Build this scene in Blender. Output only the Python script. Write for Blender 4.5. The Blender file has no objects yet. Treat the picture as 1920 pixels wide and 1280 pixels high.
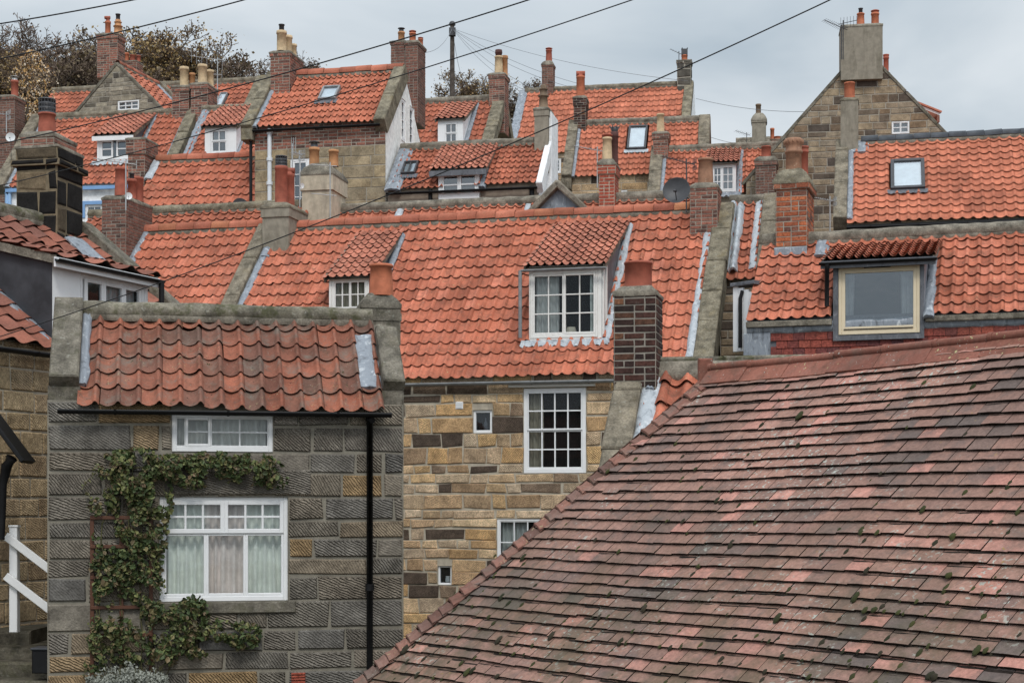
import bpy, math, random
from math import radians as R_, sin, cos, tan, pi
from mathutils import Vector, noise
V = Vector
SC = bpy.context.scene
COL = SC.collection
# ---------------------------------------------------------------- survey: sight lines of the camera standing at the origin, level, lens 56 mm
F, CX, HY = 3000.0, 960.0, 950.0
def W(px, py, Y): return V(((px-CX)/F*Y, Y, (HY-py)/F*Y))
Z = V((0, 0, 1))
class Pl:
    def __init__(s, O, u, v):
        s.O, s.u, s.v = V(O), V(u).normalized(), V(v).normalized(); s.n = s.u.cross(s.v).normalized()
    def hit(s, px, py):
        d = V(((px-CX)/F, 1, (HY-py)/F)); t = s.O.dot(s.n)/d.dot(s.n); p = d*t-s.O
        return p.dot(s.u), p.dot(s.v)
    def P(s, a, b, c=0.0): return s.O+s.u*a+s.v*b+s.n*c
    def rect(s, x0, y0, x1, y1):
        a0, b0 = s.hit(x0, y1); a1, b1 = s.hit(x1, y0); return a0, b0, a1, b1
    def moved(s, a=0, b=0, c=0): return Pl(s.P(a, b, c), s.u, s.v)
def udir(yaw): y = R_(yaw); return V((cos(y), -sin(y), 0))
def hdir(yaw): y = R_(yaw); return V((sin(y), cos(y), 0))
def wallpl(O, yaw): return Pl(O, udir(yaw), Z)
def roofpl(O, yaw, p): p = R_(p); return Pl(O, udir(yaw), hdir(yaw)*cos(p)+Z*sin(p))
def GZ(Y):
    t = [(0,-3.3),(26,-3.3),(30,-2.8),(33,-.5),(38,2.6),(46,6),(52,8.4),(62,10.6),(75,13.6),(90,16),(120,16.5),(4000,16.5)]
    for (a, za), (b, zb) in zip(t, t[1:]):
        if Y <= b: return za+(zb-za)*max(0, (Y-a))/(b-a)
    return 16.5
# ---------------------------------------------------------------- mesh builder
class MB:
    def __init__(s, *mats): s.mats = list(mats); s.v = []; s.f = []; s.m = []; s.r = []; s.uv = []; s.sm = []
    def face(s, pts, m=0, r=.5, uv=None, sm=False):
        i = len(s.v); s.v += [tuple(p) for p in pts]; s.f.append(tuple(range(i, i+len(pts)))); s.m.append(m); s.r.append(r); s.sm.append(sm)
        s.uv += uv if uv else [(p[0]+p[1]*.7, p[2]) for p in pts]
    def grid(s, rows, m=0, r=.5, sm=True, close=False, uvs=None):
        i0 = len(s.v); n = len(rows[0])
        for row in rows: s.v += [tuple(p) for p in row]
        for j in range(len(rows)-1):
            for k in range(n if close else n-1):
                k2 = (k+1) % n
                s.f.append((i0+j*n+k, i0+j*n+k2, i0+(j+1)*n+k2, i0+(j+1)*n+k)); s.m.append(m); s.r.append(r); s.sm.append(sm)
                s.uv += [uvs(j, k), uvs(j, k+1), uvs(j+1, k+1), uvs(j+1, k)] if uvs else [(k/8, j/8), ((k+1)/8, j/8), ((k+1)/8, (j+1)/8), (k/8, (j+1)/8)]
    def box(s, pl, a0, b0, a1, b1, c0, c1, m=0, r=.5, ch=0.0, jit=None):
        e = min(ch, (a1-a0)*.3, (b1-b0)*.3, (c1-c0)*.5)
        j = (lambda: 0.0) if jit is None else (lambda: jit[0].uniform(-jit[1], jit[1]))
        def ring(i, c): return [pl.P(a0+i+j(), b0+i+j(), c), pl.P(a1-i+j(), b0+i+j(), c), pl.P(a1-i+j(), b1-i+j(), c), pl.P(a0+i+j(), b1-i+j(), c)]
        rings = [ring(0, c0), ring(0, c1-e)]+([ring(e, c1)] if e > 0 else [])
        uvq = [(a0, b0), (a1, b0), (a1, b1), (a0, b1)]
        for A, B in zip(rings, rings[1:]):
            for k in range(4):
                k2 = (k+1) % 4; s.face([A[k], A[k2], B[k2], B[k]], m, r, [uvq[k], uvq[k2], uvq[k2], uvq[k]])
        s.face(rings[-1], m, r, uvq); s.face(rings[0][::-1], m, r, uvq[::-1])
    def tube(s, pts, rad, n=8, m=0, r=.5, cap=True):
        pts = [V(p) for p in pts]; rows = []
        rads = rad if isinstance(rad, (list, tuple)) else [rad]*len(pts)
        for i, p in enumerate(pts):
            t = (pts[min(i+1, len(pts)-1)]-pts[max(i-1, 0)]).normalized()
            x = t.cross(Z) if abs(t.z) < .9 else t.cross(V((0, 1, 0)))
            x.normalize(); y = t.cross(x)
            rows.append([p+x*(rads[i]*cos(2*pi*k/n))+y*(rads[i]*sin(2*pi*k/n)) for k in range(n)])
        s.grid(rows, m, r, True, True)
        if cap and n > 3: s.face(rows[0][::-1], m, r); s.face(rows[-1], m, r)
    def lathe(s, base, prof, n=16, m=0, r=.5, ax=Z):
        ax = V(ax).normalized(); x = ax.cross(V((0, 1, 0)) if abs(ax.y) < .9 else Z).normalized(); y = ax.cross(x)
        s.grid([[V(base)+ax*h+x*(q*cos(2*pi*k/n))+y*(q*sin(2*pi*k/n)) for k in range(n)] for q, h in prof], m, r, True, True)
    def build(s, name, parent=None, origin=None):
        me = bpy.data.meshes.new(name); root = parent
        while root is not None and root.parent: root = root.parent
        o0 = V(root.location) if root is not None else V(origin if origin is not None else s.base())
        me.from_pydata([(p[0]-o0.x, p[1]-o0.y, p[2]-o0.z) for p in s.v], [], s.f)
        for mt in s.mats: me.materials.append(mt)
        me.polygons.foreach_set('material_index', s.m); me.polygons.foreach_set('use_smooth', s.sm)
        at = me.attributes.new('rnd', 'FLOAT', 'FACE'); at.data.foreach_set('value', s.r)
        uvl = me.uv_layers.new(name='UVMap'); uvl.data.foreach_set('uv', [c for p in s.uv for c in p])
        me.update(); ob = bpy.data.objects.new(name, me); COL.objects.link(ob)
        if parent is not None: ob.parent = parent
        else: ob.location = o0
        return ob
    def base(s):
        n = len(s.v); return V((sum(p[0] for p in s.v)/n, sum(p[1] for p in s.v)/n, min(p[2] for p in s.v)))
def thing(name, label, cat, loc, group=None):
    o = bpy.data.objects.new(name, None); COL.objects.link(o); o.location = loc; o.empty_display_size = .2
    o['label'] = label; o['category'] = cat
    if group: o['group'] = group
    return o
def tag(o, label, cat, group=None):
    o['label'] = label; o['category'] = cat
    if group: o['group'] = group
    return o
def struct(o, kind='structure'): o['kind'] = kind; return o
def clip(poly, cp):
    out = list(poly); n = len(cp)
    for i in range(n):
        (x0, y0), (x1, y1) = cp[i], cp[(i+1) % n]
        f = lambda p: (x1-x0)*(p[1]-y0)-(y1-y0)*(p[0]-x0)
        src, out = out, []
        for k in range(len(src)):
            p, q = src[k], src[(k+1) % len(src)]; a, b = f(p), f(q)
            if a >= 0: out.append(p)
            if (a > 0 > b) or (a < 0 < b):
                t = a/(a-b); out.append((p[0]+(q[0]-p[0])*t, p[1]+(q[1]-p[1])*t))
        if not out: return []
    return out
def nz(a, b, s=0.0): return noise.noise(V((a, b, s)))
# ---------------------------------------------------------------- masonry walls (mats: 0 backing/mortar, 1 dark inside, 2 blocks)
def sheet(mb, pl, poly, holes, c=0.0, m=0):
    xs = sorted({p[0] for p in poly} | {h[0] for h in holes} | {h[2] for h in holes}); ys = sorted({p[1] for p in poly} | {h[1] for h in holes} | {h[3] for h in holes})
    for x0, x1 in zip(xs, xs[1:]):
        for y0, y1 in zip(ys, ys[1:]):
            cx, cy = (x0+x1)/2, (y0+y1)/2
            if any(h[0] < cx < h[2] and h[1] < cy < h[3] for h in holes): continue
            q = clip([(x0, y0), (x1, y0), (x1, y1), (x0, y1)], poly)
            if len(q) > 2: mb.face([pl.P(a, b, c) for a, b in q], m, .5, q)
def recess(mb, pl, h, d=.4):
    a0, b0, a1, b1 = h; f = [(a0, b0), (a1, b0), (a1, b1), (a0, b1)]
    for k in range(4):
        (x0, y0), (x1, y1) = f[k], f[(k+1) % 4]
        mb.face([pl.P(x0, y0, .012), pl.P(x1, y1, .012), pl.P(x1, y1, -.12), pl.P(x0, y0, -.12)], 0, .5, [(x0, 0), (x1, 0), (x1, .1), (x0, .1)])
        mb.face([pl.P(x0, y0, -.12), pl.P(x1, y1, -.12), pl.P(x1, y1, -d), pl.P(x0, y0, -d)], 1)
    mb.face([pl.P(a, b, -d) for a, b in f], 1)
def blocks(mb, pl, poly, holes, ch, bl, mo=.012, proud=.015, rough=.0, rng=None, m=2, bond=False, chf=.008, rr=(0, 1)):
    b0 = min(p[1] for p in poly); b1 = max(p[1] for p in poly); a0 = min(p[0] for p in poly); a1 = max(p[0] for p in poly)
    edges = [b0]
    stops = sorted({round(h[k], 4) for h in holes for k in (1, 3) if b0 < h[k] < b1})
    row = 0
    while edges[-1] < b1-1e-4:
        nx = edges[-1]+rng.uniform(*ch)
        for st in stops:
            if edges[-1]+.02 < st and abs(nx-st) < ch[0]*.55: nx = st
        if b1-nx < ch[0]*.4: nx = b1
        edges.append(min(nx, b1))
    for y0, y1 in zip(edges, edges[1:]):
        row += 1; cuts = [(a0, a1)]
        for h in holes:
            if h[1] < y1-.01 and h[3] > y0+.01:
                nc = []
                for s0, s1 in cuts:
                    if h[2] <= s0 or h[0] >= s1: nc.append((s0, s1)); continue
                    if h[0] > s0: nc.append((s0, h[0]))
                    if h[2] < s1: nc.append((h[2], s1))
                cuts = nc
        for s0, s1 in cuts:
            x = s0 if not bond else s0-(bl[0]*.5 if row % 2 else 0)
            first = True
            while x < s1-1e-4:
                L = rng.uniform(*bl) if not (first and not bond) else rng.uniform(bl[0]*.5, bl[1])
                first = False
                if bond and rng.random() < .25: L *= .5
                x1 = x+L
                if s1-x1 < bl[0]*.35: x1 = s1
                x1 = min(x1, s1); xa = max(x, s0)
                q = clip([(xa+mo/2, y0+mo/2), (x1-mo/2, y0+mo/2), (x1-mo/2, y1-mo/2), (xa+mo/2, y1-mo/2)], poly)
                x = x1
                if len(q) < 3: continue
                if rough: q = [(p[0]+rng.uniform(-rough, rough), p[1]+rng.uniform(-rough, rough)) for p in q]
                gx = sum(p[0] for p in q)/len(q); gy = sum(p[1] for p in q)/len(q)
                wx = max(p[0] for p in q)-min(p[0] for p in q); wy = max(p[1] for p in q)-min(p[1] for p in q)
                if wx < .015 or wy < .012: continue
                kx = 1-2*min(chf, wx*.25)/wx; ky = 1-2*min(chf, wy*.25)/wy
                pr = proud*rng.uniform(.55, 1.2)
                inn = [(gx+(p[0]-gx)*kx, gy+(p[1]-gy)*ky) for p in q]; rv = rng.uniform(*rr)
                mb.face([pl.P(a, b, pr+rng.uniform(-.15, .15)*proud) for a, b in inn], m, rv, inn)
                for k in range(len(q)):
                    k2 = (k+1) % len(q)
                    mb.face([pl.P(*q[k], .001), pl.P(*q[k2], .001), pl.P(*inn[k2], pr), pl.P(*inn[k], pr)], m, rv, [q[k], q[k2], inn[k2], inn[k]])
RUBBLE = dict(ch=(.14, .22), bl=(.2, .6), mo=.022, proud=.02, rough=.006, chf=.012)
BRICK = dict(ch=(.0745, .0755), bl=(.225, .2251), mo=.016, proud=.008, rough=.0035, bond=True, chf=.004)
def wall(mb, pl, poly, holes, style, rng, rec=.4):
    sheet(mb, pl, poly, holes)
    for h in holes: recess(mb, pl, h, rec)
    if style: blocks(mb, pl, poly, holes, rng=rng, **style)
# ---------------------------------------------------------------- roof coverings
def pantiles(mb, pl, a0, a1, b0, b1, nc, nr, d=.02, r=.036, lift=.036, rng=None, excl=(), m=0, tr=.6, jit=1.0, sag=.025, sd=0.0, mu=0):
    tw = (a1-a0)/nc; g = (b1-b0)/nr
    prof = [(t*tr/5, -d*sin(pi*t/5)) for t in range(6)]+[(tr+(1-tr)*t/5, r*sin(pi*t/5)) for t in range(1, 6)]
    prof[-1] = (1.0, 0.0); prof += [(1.05, -d*.2-.012)]
    cd = [rng.gauss(0, .0025)*jit for _ in range(nc)]
    def sg(a, b): return sag*(1.2*nz(a*.5+sd, b*.5, 3.1+sd)+.35*nz(a*1.6, b*1.4, sd))
    for j in range(nr):
        rb = rng.gauss(0, .006)*jit
        for i in range(nc):
            ac, bc = a0+(i+.5)*tw, b0+(j+.5)*g
            if any(e[0] < ac < e[2] and e[1] < bc < e[3] for e in excl): continue
            bl = b0+j*g+rb+rng.gauss(0, .0055)*jit+(-rng.uniform(.01, .03) if rng.random() < .006*jit else 0); bu = bl+g+.05; da = cd[i]+rng.gauss(0, .003)*jit
            dz = rng.gauss(0, .0018)*jit; tl = rng.gauss(0, .003)*jit; rv = rng.random(); A = a0+i*tw+da
            lo = [pl.P(A+t*tw, bl+.012*nz(A*2, bl*2, 7), z+lift+dz+tl*(t-.5)+sg(ac, bl)) for t, z in prof]
            up = [pl.P(A+t*tw, bu, z+dz+sg(ac, bu)) for t, z in prof]
            mb.grid([lo, up], m, rv, uvs=lambda jj, kk, i=i, j=j: (i+kk/10, j+jj))
            un = [pl.P(A+t*tw, bl+.006, z+lift+dz-.007+tl*(t-.5)+sg(ac, bl)) for t, z in prof]
            mb.grid([un, lo], m, rv)
            un2 = [pl.P(A+t*tw, bl+.1, z-.004+dz+sg(ac, bl)) for t, z in prof]
            mb.grid([un2, un], mu or m, rv)  # dark underside paints the shadow line below the tile lip
def ridge_tiles(mb, P0, P1, h, r=.12, L=.42, rng=None, m=0, ang=(-15, 195), up=0.0):
    d = (P1-P0); n = max(1, round(d.length/L)); u = d.normalized(); N = 8
    for i in range(n):
        A = P0+d*(i/n)+u*.004; B = P0+d*((i+1)/n)-u*.004; rr = r*(1+rng.gauss(0, .03)); ja, jb = rng.gauss(0, .006), rng.gauss(0, .006)
        rows = []
        for P, q, jz in ((A, .96, ja), (A+(B-A)*.1, 1.0, ja), (B, 1.03, jb), (B, .86, jb)):
            rows.append([P+h*(-rr*q*cos(R_(ang[0]+(ang[1]-ang[0])*k/N)))+Z*(rr*q*sin(R_(ang[0]+(ang[1]-ang[0])*k/N))+jz+up) for k in range(N+1)])
        mb.grid(rows, m, rng.random())
def mortar_roll(mb, P0, P1, h, r=.11, rng=None, m=0, amp=.02, step=.12):
    d = P1-P0; n = max(2, int(d.length/step)); rows = []; s = rng.random()*50
    for i in range(n+1):
        P = P0+d*(i/n); N = 9
        rows.append([P+h*(-(r+amp*nz(i*.4, k*.8, s))*1.15*cos(R_(-30+240*k/N)))+Z*((r+amp*nz(i*.4+9, k*.8, s))*sin(R_(-30+240*k/N))) for k in range(N+1)])
    mb.grid(rows, m, .5); mb.face(rows[0][::-1], m); mb.face(rows[-1], m)
def fillet(mb, pl, a0, a1, b0, b1, c, rng, m=0, wav=.03, step=.07, tw=None):
    n = max(2, int((a1-a0)/step)); s = rng.random()*40; rows = [[], [], []]
    for i in range(n+1):
        a = a0+(a1-a0)*i/n; w = wav*nz(a*3, s, 0)
        ph = cos(2*pi*(a-a0)/tw) * .5 if tw else 0
        rows[0].append(pl.P(a, b0+w+wav*ph, .0)); rows[1].append(pl.P(a, b0+.02+w+wav*ph, c)); rows[2].append(pl.P(a, b1, c+.03+.01*nz(a*2, s, 2)))
    mb.grid(rows, m, .5)
def lead_strip(mb, pl, a0, a1, b0, b1, c, rng, m=0, bulge=.01, step=.12):
    if 0 < m < 1: bulge, m = m, 0
    n = max(3, int((b1-b0)/step)); s = rng.random()*60; rows = []
    for j in range(n+1):
        b = b0+(b1-b0)*j/n; rows.append([pl.P(a0+(a1-a0)*k/6+.03*nz(b*4.5, k, s)*(k in (0, 6)), b, c+bulge*sin(pi*k/6)+.022*nz(b*5, k*.9, s)-.03*(k in (0, 6))) for k in range(7)])
    mb.grid(rows, m, rng.random())
    for row in (0, 6): mb.grid([[q[row] for q in rows], [q[row]-pl.n*.08 for q in rows]], m, .5)
    mb.grid([rows[0], [p-pl.n*.06 for p in rows[0]]], m, .5)
def slab_run(mb, pl, a0, a1, b0, b1, c0, c1, rng, m=0, L=(.8, 1.3), ch=.02):
    b = b0
    while b < b1-.01:
        e = b+rng.uniform(*L)
        if b1-e < .45: e = b1
        j = rng.gauss(0, .006); mb.box(pl, a0+j, b+.006, a1+j, e-.006, c0, c1+rng.gauss(0, .006), m, rng.random(), ch, (rng, .005)); b = e
# ---------------------------------------------------------------- materials
class NT:
    def __init__(s, name, rough=.85, spec=.25):
        s.m = bpy.data.materials.new(name); s.m.use_nodes = True; s.t = s.m.node_tree; s.b = s.t.nodes['Principled BSDF']
        s.b.inputs['Roughness'].default_value = rough; s.b.inputs['Specular IOR Level'].default_value = spec; s._c = None
    def n(s, typ, **kw):
        x = s.t.nodes.new(typ)
        for k, v in kw.items(): setattr(x, k, v)
        return x
    def L(s, a, b): s.t.links.new(a, b)
    def put(s, sock, v):
        if isinstance(v, bpy.types.NodeSocket): s.L(v, sock)
        elif isinstance(v, (tuple, list)): sock.default_value = (*v, 1) if len(v) == 3 and sock.type == 'RGBA' else v
        else: sock.default_value = v
    def co(s, kind='Object'):
        if s._c is None: s._c = s.n('ShaderNodeTexCoord')
        return s._c.outputs[kind]
    def rnd(s): x = s.n('ShaderNodeAttribute'); x.attribute_name = 'rnd'; return x.outputs['Fac']
    def noise(s, sc, det=4, ro=.6, vec=None, dist=0, out='Fac'):
        x = s.n('ShaderNodeTexNoise'); x.inputs['Scale'].default_value = sc; x.inputs['Detail'].default_value = det; x.inputs['Roughness'].default_value = ro; x.inputs['Distortion'].default_value = dist
        s.L(vec if vec is not None else s.co(), x.inputs['Vector']); return x.outputs[out]
    def ramp(s, f, stops, interp='LINEAR'):
        x = s.n('ShaderNodeValToRGB'); r = x.color_ramp; r.interpolation = interp
        while len(r.elements) < len(stops): r.elements.new(.5)
        for e, (p, c) in zip(r.elements, stops): e.position = p; e.color = (*c, 1) if not isinstance(c, (int, float)) else (c, c, c, 1)
        s.L(f, x.inputs[0]); return x.outputs[0]
    def pal(s, f, cols): return s.ramp(f, [(i/max(1, len(cols)-1), c) for i, c in enumerate(cols)])
    def mix(s, f, a, b, mode='MIX'):
        x = s.n('ShaderNodeMix', data_type='RGBA', blend_type=mode); x.clamp_factor = True
        s.put(x.inputs[0], f); s.put(x.inputs[6], a); s.put(x.inputs[7], b); return x.outputs[2]
    def ma(s, op, a, b=0.0, c=None):
        x = s.n('ShaderNodeMath', operation=op); s.put(x.inputs[0], a); s.put(x.inputs[1], b)
        if c is not None: s.put(x.inputs[2], c)
        return x.outputs[0]
    def step(s, f, lo, hi): return s.ramp(f, [(lo, 0.0), (hi, 1.0)])
    def bump(s, h, st=.5, d=.02):
        x = s.n('ShaderNodeBump'); x.inputs['Strength'].default_value = st; x.inputs['Distance'].default_value = d; s.L(h, x.inputs['Height'])
        s.L(x.outputs[0], s.b.inputs['Normal']); return x
    def base(s, c): s.put(s.b.inputs['Base Color'], c); return s.m
def shades(c, lo=.72, hi=1.3): return [(p, q) for p, q in ((.36, tuple(x*lo for x in c)), (.64, tuple(x*hi for x in c)))]
def plain(name, c, rough=.6, spec=.3, var=.18, sc=6, bump=0, bsc=60, metal=0):
    t = NT(name, rough, spec); n = t.noise(sc, 5)
    t.base(t.ramp(n, shades(c, 1-var, 1+var))); t.b.inputs['Metallic'].default_value = metal
    if bump: t.bump(t.noise(bsc, 4), bump, .01)
    return t.m
def pantile_mat(name, cols, grime=.35, lichen=.0, moss=0.0, grimec=(.09, .055, .04), grey=0.0, wx=1.0):
    t = NT(name, .85, .15); rv = t.rnd(); cols = [tuple(x*k for x, k in zip(q, (.94, .92, .9))) for q in cols]; c = t.pal(rv, cols)
    c = t.mix(.85, c, t.ramp(t.ma('FRACT', t.ma('MULTIPLY', rv, 23.7)), [(0, (.66, .66, .68)), (.12, (.88, .88, .88)), (.8, (1.06, 1.06, 1.06)), (1, (1.2, 1.22, 1.24))]), 'MULTIPLY')
    c = t.mix(1.0, c, t.ramp(t.noise(1.3, 5, .65), [(.36, (.74, .73, .73)), (.64, (1.14, 1.13, 1.12))]), 'MULTIPLY')
    c = t.mix(.5, c, t.ramp(t.noise(40, 5), [(.36, (.72, .71, .7)), (.64, (1.2, 1.2, 1.2))]), 'MULTIPLY')
    g = t.ma('MULTIPLY', t.step(t.noise(6*wx, 6, .75), .5, .66), grime); c = t.mix(g, c, grimec)
    if grey: c = t.mix(t.ma('MULTIPLY', t.step(t.noise(3.2, 6, .75, dist=.5), .5, .68), grey), c, (.17, .155, .13))
    if lichen:
        l = t.step(t.noise(26*wx, 3, .5), .66, .70); c = t.mix(t.ma('MULTIPLY', t.ma('MULTIPLY', l, t.step(t.noise(1.7, 2), .45, .6)), lichen), c, (.42, .38, .2))
        l2 = t.step(t.noise(48*wx, 2, .5), .70, .74); c = t.mix(t.ma('MULTIPLY', l2, lichen*.8), c, (.5, .5, .45))
    if moss:
        ms = t.ma('MULTIPLY', t.step(t.noise(12, 5, .6), .66, .70), t.step(t.noise(1.3, 2), .48, .58)); c = t.mix(t.ma('MULTIPLY', ms, moss), c, (.035, .04, .012))
        pit = t.step(t.noise(34, 2, .4), .72, .74); c = t.mix(t.ma('MULTIPLY', pit, moss), c, (.03, .025, .02))
    t.bump(t.noise(70, 4), .25, .006); return t.base(c)
def stone_mat(name, cols, sc=1.0, soot=.5, chisel=0.0, sootc=(.03, .027, .024), bump=.5, grain=.55, warm=0.0):
    t = NT(name, .9, .15); rv = t.rnd(); c = t.pal(rv, cols); uv = t.co('UV')
    c = t.mix(.75, c, t.ramp(t.noise(4.5*sc, 5, .65), [(.36, (.62, .6, .58)), (.64, (1.35, 1.33, 1.3))]), 'MULTIPLY')
    c = t.mix(grain, c, t.ramp(t.noise(38*sc, 6, .75), [(.38, (.55, .55, .55)), (.62, (1.35, 1.35, 1.35))]), 'MULTIPLY')
    if warm: c = t.mix(t.ma('MULTIPLY', t.step(t.noise(3*sc, 4, .6, dist=.6), .55, .75), warm), c, (.33, .2, .09))
    if soot:
        sm = t.n('ShaderNodeMapping'); sm.inputs['Scale'].default_value = (1, 1, 2.2); t.L(t.co(), sm.inputs['Vector'])
        c = t.mix(t.ma('MULTIPLY', t.step(t.noise(2.6*sc, 6, .7, vec=sm.outputs[0], dist=.4), .5, .78), soot), c, sootc)
    h = t.noise(22*sc, 6, .7)
    if chisel:
        rot = t.n('ShaderNodeMapping'); cmb = t.n('ShaderNodeCombineXYZ')
        t.L(t.ma('ADD', t.ma('MULTIPLY', t.ma('FRACT', t.ma('MULTIPLY', rv, 17.3)), -.7), -.55), cmb.inputs[2]); t.L(cmb.outputs[0], rot.inputs['Rotation'])
        vv = t.n('ShaderNodeVectorMath', operation='ADD'); t.L(uv, vv.inputs[0])
        nz_ = t.n('ShaderNodeVectorMath', operation='SCALE'); t.L(t.noise(7, 3, out='Color'), nz_.inputs[0]); nz_.inputs['Scale'].default_value = .05; t.L(nz_.outputs[0], vv.inputs[1])
        t.L(vv.outputs[0], rot.inputs['Vector'])
        w = t.n('ShaderNodeTexWave', bands_direction='X'); w.inputs['Scale'].default_value = 11; w.inputs['Distortion'].default_value = 3.0; w.inputs['Detail'].default_value = 2.5; w.inputs['Detail Scale'].default_value = 1.0
        t.L(rot.outputs[0], w.inputs['Vector']); h = t.ma('ADD', t.ma('MULTIPLY', w.outputs['Fac'], t.ma('MULTIPLY', t.ma('POWER', t.ma('FRACT', t.ma('MULTIPLY', rv, 7.7)), .7), chisel*1.3)), t.ma('MULTIPLY', h, .9))
    t.bump(h, bump, .02); return t.base(c)
def lichen_stone(name, c, lich=.5, yellow=.2, green=0.0, dark=.5):
    t = NT(name, .92, .12); k = t.ramp(t.noise(5, 6, .65), shades(c, .55, 1.35))
    k = t.mix(.6, k, t.ramp(t.noise(45, 5, .7), [(.38, (.6,)*3), (.62, (1.35,)*3)]), 'MULTIPLY')
    k = t.mix(t.ma('MULTIPLY', t.step(t.noise(3.1, 6, .7, dist=.6), .52, .7), dark), k, (.045, .042, .035))
    k = t.mix(t.ma('MULTIPLY', t.step(t.noise(16, 4, .6), .62, .68), lich), k, (.42, .42, .36))
    k = t.mix(t.ma('MULTIPLY', t.step(t.noise(2.4, 5, .7), .55, .68), yellow), k, (.25, .19, .085))
    if green: k = t.mix(t.ma('MULTIPLY', t.step(t.noise(6, 5, .65), .5, .62), green), k, (.05, .055, .015))
    t.bump(t.noise(26, 6, .7), .6, .02); return t.base(k)
def brick_mat(name, cols, soot=.3, pale=.15):
    t = NT(name, .88, .15); c = t.pal(t.rnd(), cols)
    c = t.mix(.85, c, t.ramp(t.noise(26, 5, .75), [(.38, (.5,)*3), (.62, (1.4,)*3)]), 'MULTIPLY')
    c = t.mix(t.ma('MULTIPLY', t.step(t.noise(3, 5, .65), .5, .75), soot), c, (.03, .024, .02))
    c = t.mix(t.ma('MULTIPLY', t.step(t.noise(9, 5, .7), .62, .72), pale), c, (.36, .33, .29))
    t.bump(t.noise(60, 4), .4, .006); return t.base(c)
def render_mat(name, c, stain=.3, stainc=(.09, .085, .075), sc=2.5, streak=True):
    t = NT(name, .9, .12); k = t.ramp(t.noise(8, 5, .6), shades(c, .86, 1.12))
    mp = t.n('ShaderNodeMapping'); mp.inputs['Scale'].default_value = (1.5, 1.5, .35 if streak else 1); t.L(t.co(), mp.inputs['Vector'])
    k = t.mix(t.ma('MULTIPLY', t.step(t.noise(sc, 6, .7, vec=mp.outputs[0], dist=.5), .46, .74), stain), k, stainc)
    t.bump(t.noise(55, 5, .7), .25, .01); return t.base(k)
def lead_mat(name, c=(.24, .265, .3), d=(.11, .12, .135), hi=(.55, .58, .6)):
    t = NT(name, .55, .4); mp = t.n('ShaderNodeMapping'); mp.inputs['Scale'].default_value = (2, 2, .8); t.L(t.co(), mp.inputs['Vector'])
    n = t.noise(5, 6, .7, vec=mp.outputs[0], dist=.8); k = t.ramp(n, [(.34, d), (.47, c), (.56, c), (.68, hi)])
    t.bump(t.noise(9, 4), .3, .02); t.b.inputs['Metallic'].default_value = .15; return t.base(k)
def paint_mat(name, c, wear=.2, wearc=(.3, .27, .22), rough=.5):
    t = NT(name, rough, .35); k = t.mix(t.ma('MULTIPLY', t.step(t.noise(14, 6, .75), .56, .72), wear), c, wearc)
    t.bump(t.noise(30, 4), .12, .005); return t.base(t.mix(.25, k, t.ramp(t.noise(3, 4), [(.3, (.75,)*3), (.7, (1.1,)*3)]), 'MULTIPLY'))
def pot_mat(name, c, soot=.35, wear=.25, wearc=(.5, .35, .25)):
    t = NT(name, .75, .25); k = t.ramp(t.noise(6, 5), shades(c, .8, 1.2))
    k = t.mix(t.ma('MULTIPLY', t.step(t.noise(3.5, 6, .7, dist=.4), .52, .75), soot), k, (.05, .035, .028))
    k = t.mix(t.ma('MULTIPLY', t.step(t.noise(11, 5, .7), .63, .7), wear), k, wearc); t.bump(t.noise(40, 4), .2, .006); return t.base(k)
def glass_mat(name, refl=.13, tint=(.82, .88, .88), dirt=.03):
    t = NT(name); t.t.nodes.remove(t.b); out = [n for n in t.t.nodes if n.type == 'OUTPUT_MATERIAL'][0]
    tr = t.n('ShaderNodeBsdfTransparent'); tr.inputs[0].default_value = (*tint, 1); gl = t.n('ShaderNodeBsdfGlossy'); gl.inputs['Roughness'].default_value = .02; gl.inputs[0].default_value = (.9, .95, 1, 1)
    lw = t.n('ShaderNodeLayerWeight'); lw.inputs['Blend'].default_value = .18
    bp = t.n('ShaderNodeBump'); bp.inputs['Strength'].default_value = .08; bp.inputs['Distance'].default_value = .02; t.L(t.noise(2.5, 2), bp.inputs['Height']); t.L(bp.outputs[0], gl.inputs['Normal'])
    m = t.n('ShaderNodeMixShader'); t.L(t.ma('ADD', t.ma('MULTIPLY', lw.outputs['Fresnel'], .8), refl), m.inputs[0]); t.L(tr.outputs[0], m.inputs[1]); t.L(gl.outputs[0], m.inputs[2])
    df = t.n('ShaderNodeBsdfDiffuse'); df.inputs[0].default_value = (.5, .5, .5, 1); m2 = t.n('ShaderNodeMixShader'); m2.inputs[0].default_value = dirt
    t.L(m.outputs[0], m2.inputs[1]); t.L(df.outputs[0], m2.inputs[2]); t.L(m2.outputs[0], out.inputs[0]); return t.m
def cloth_mat(name, c):
    t = NT(name, .95, .05); k = t.ramp(t.noise(5, 3), shades(c, .88, 1.08)); return t.base(k)
def leaf_mat(name, cols, rough=.6):
    t = NT(name, rough, .3); c = t.pal(t.rnd(), cols); c = t.mix(.4, c, t.ramp(t.noise(3, 3), [(.3, (.6,)*3), (.7, (1.3,)*3)]), 'MULTIPLY')
    t.base(c); return t.m
M = {}
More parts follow.
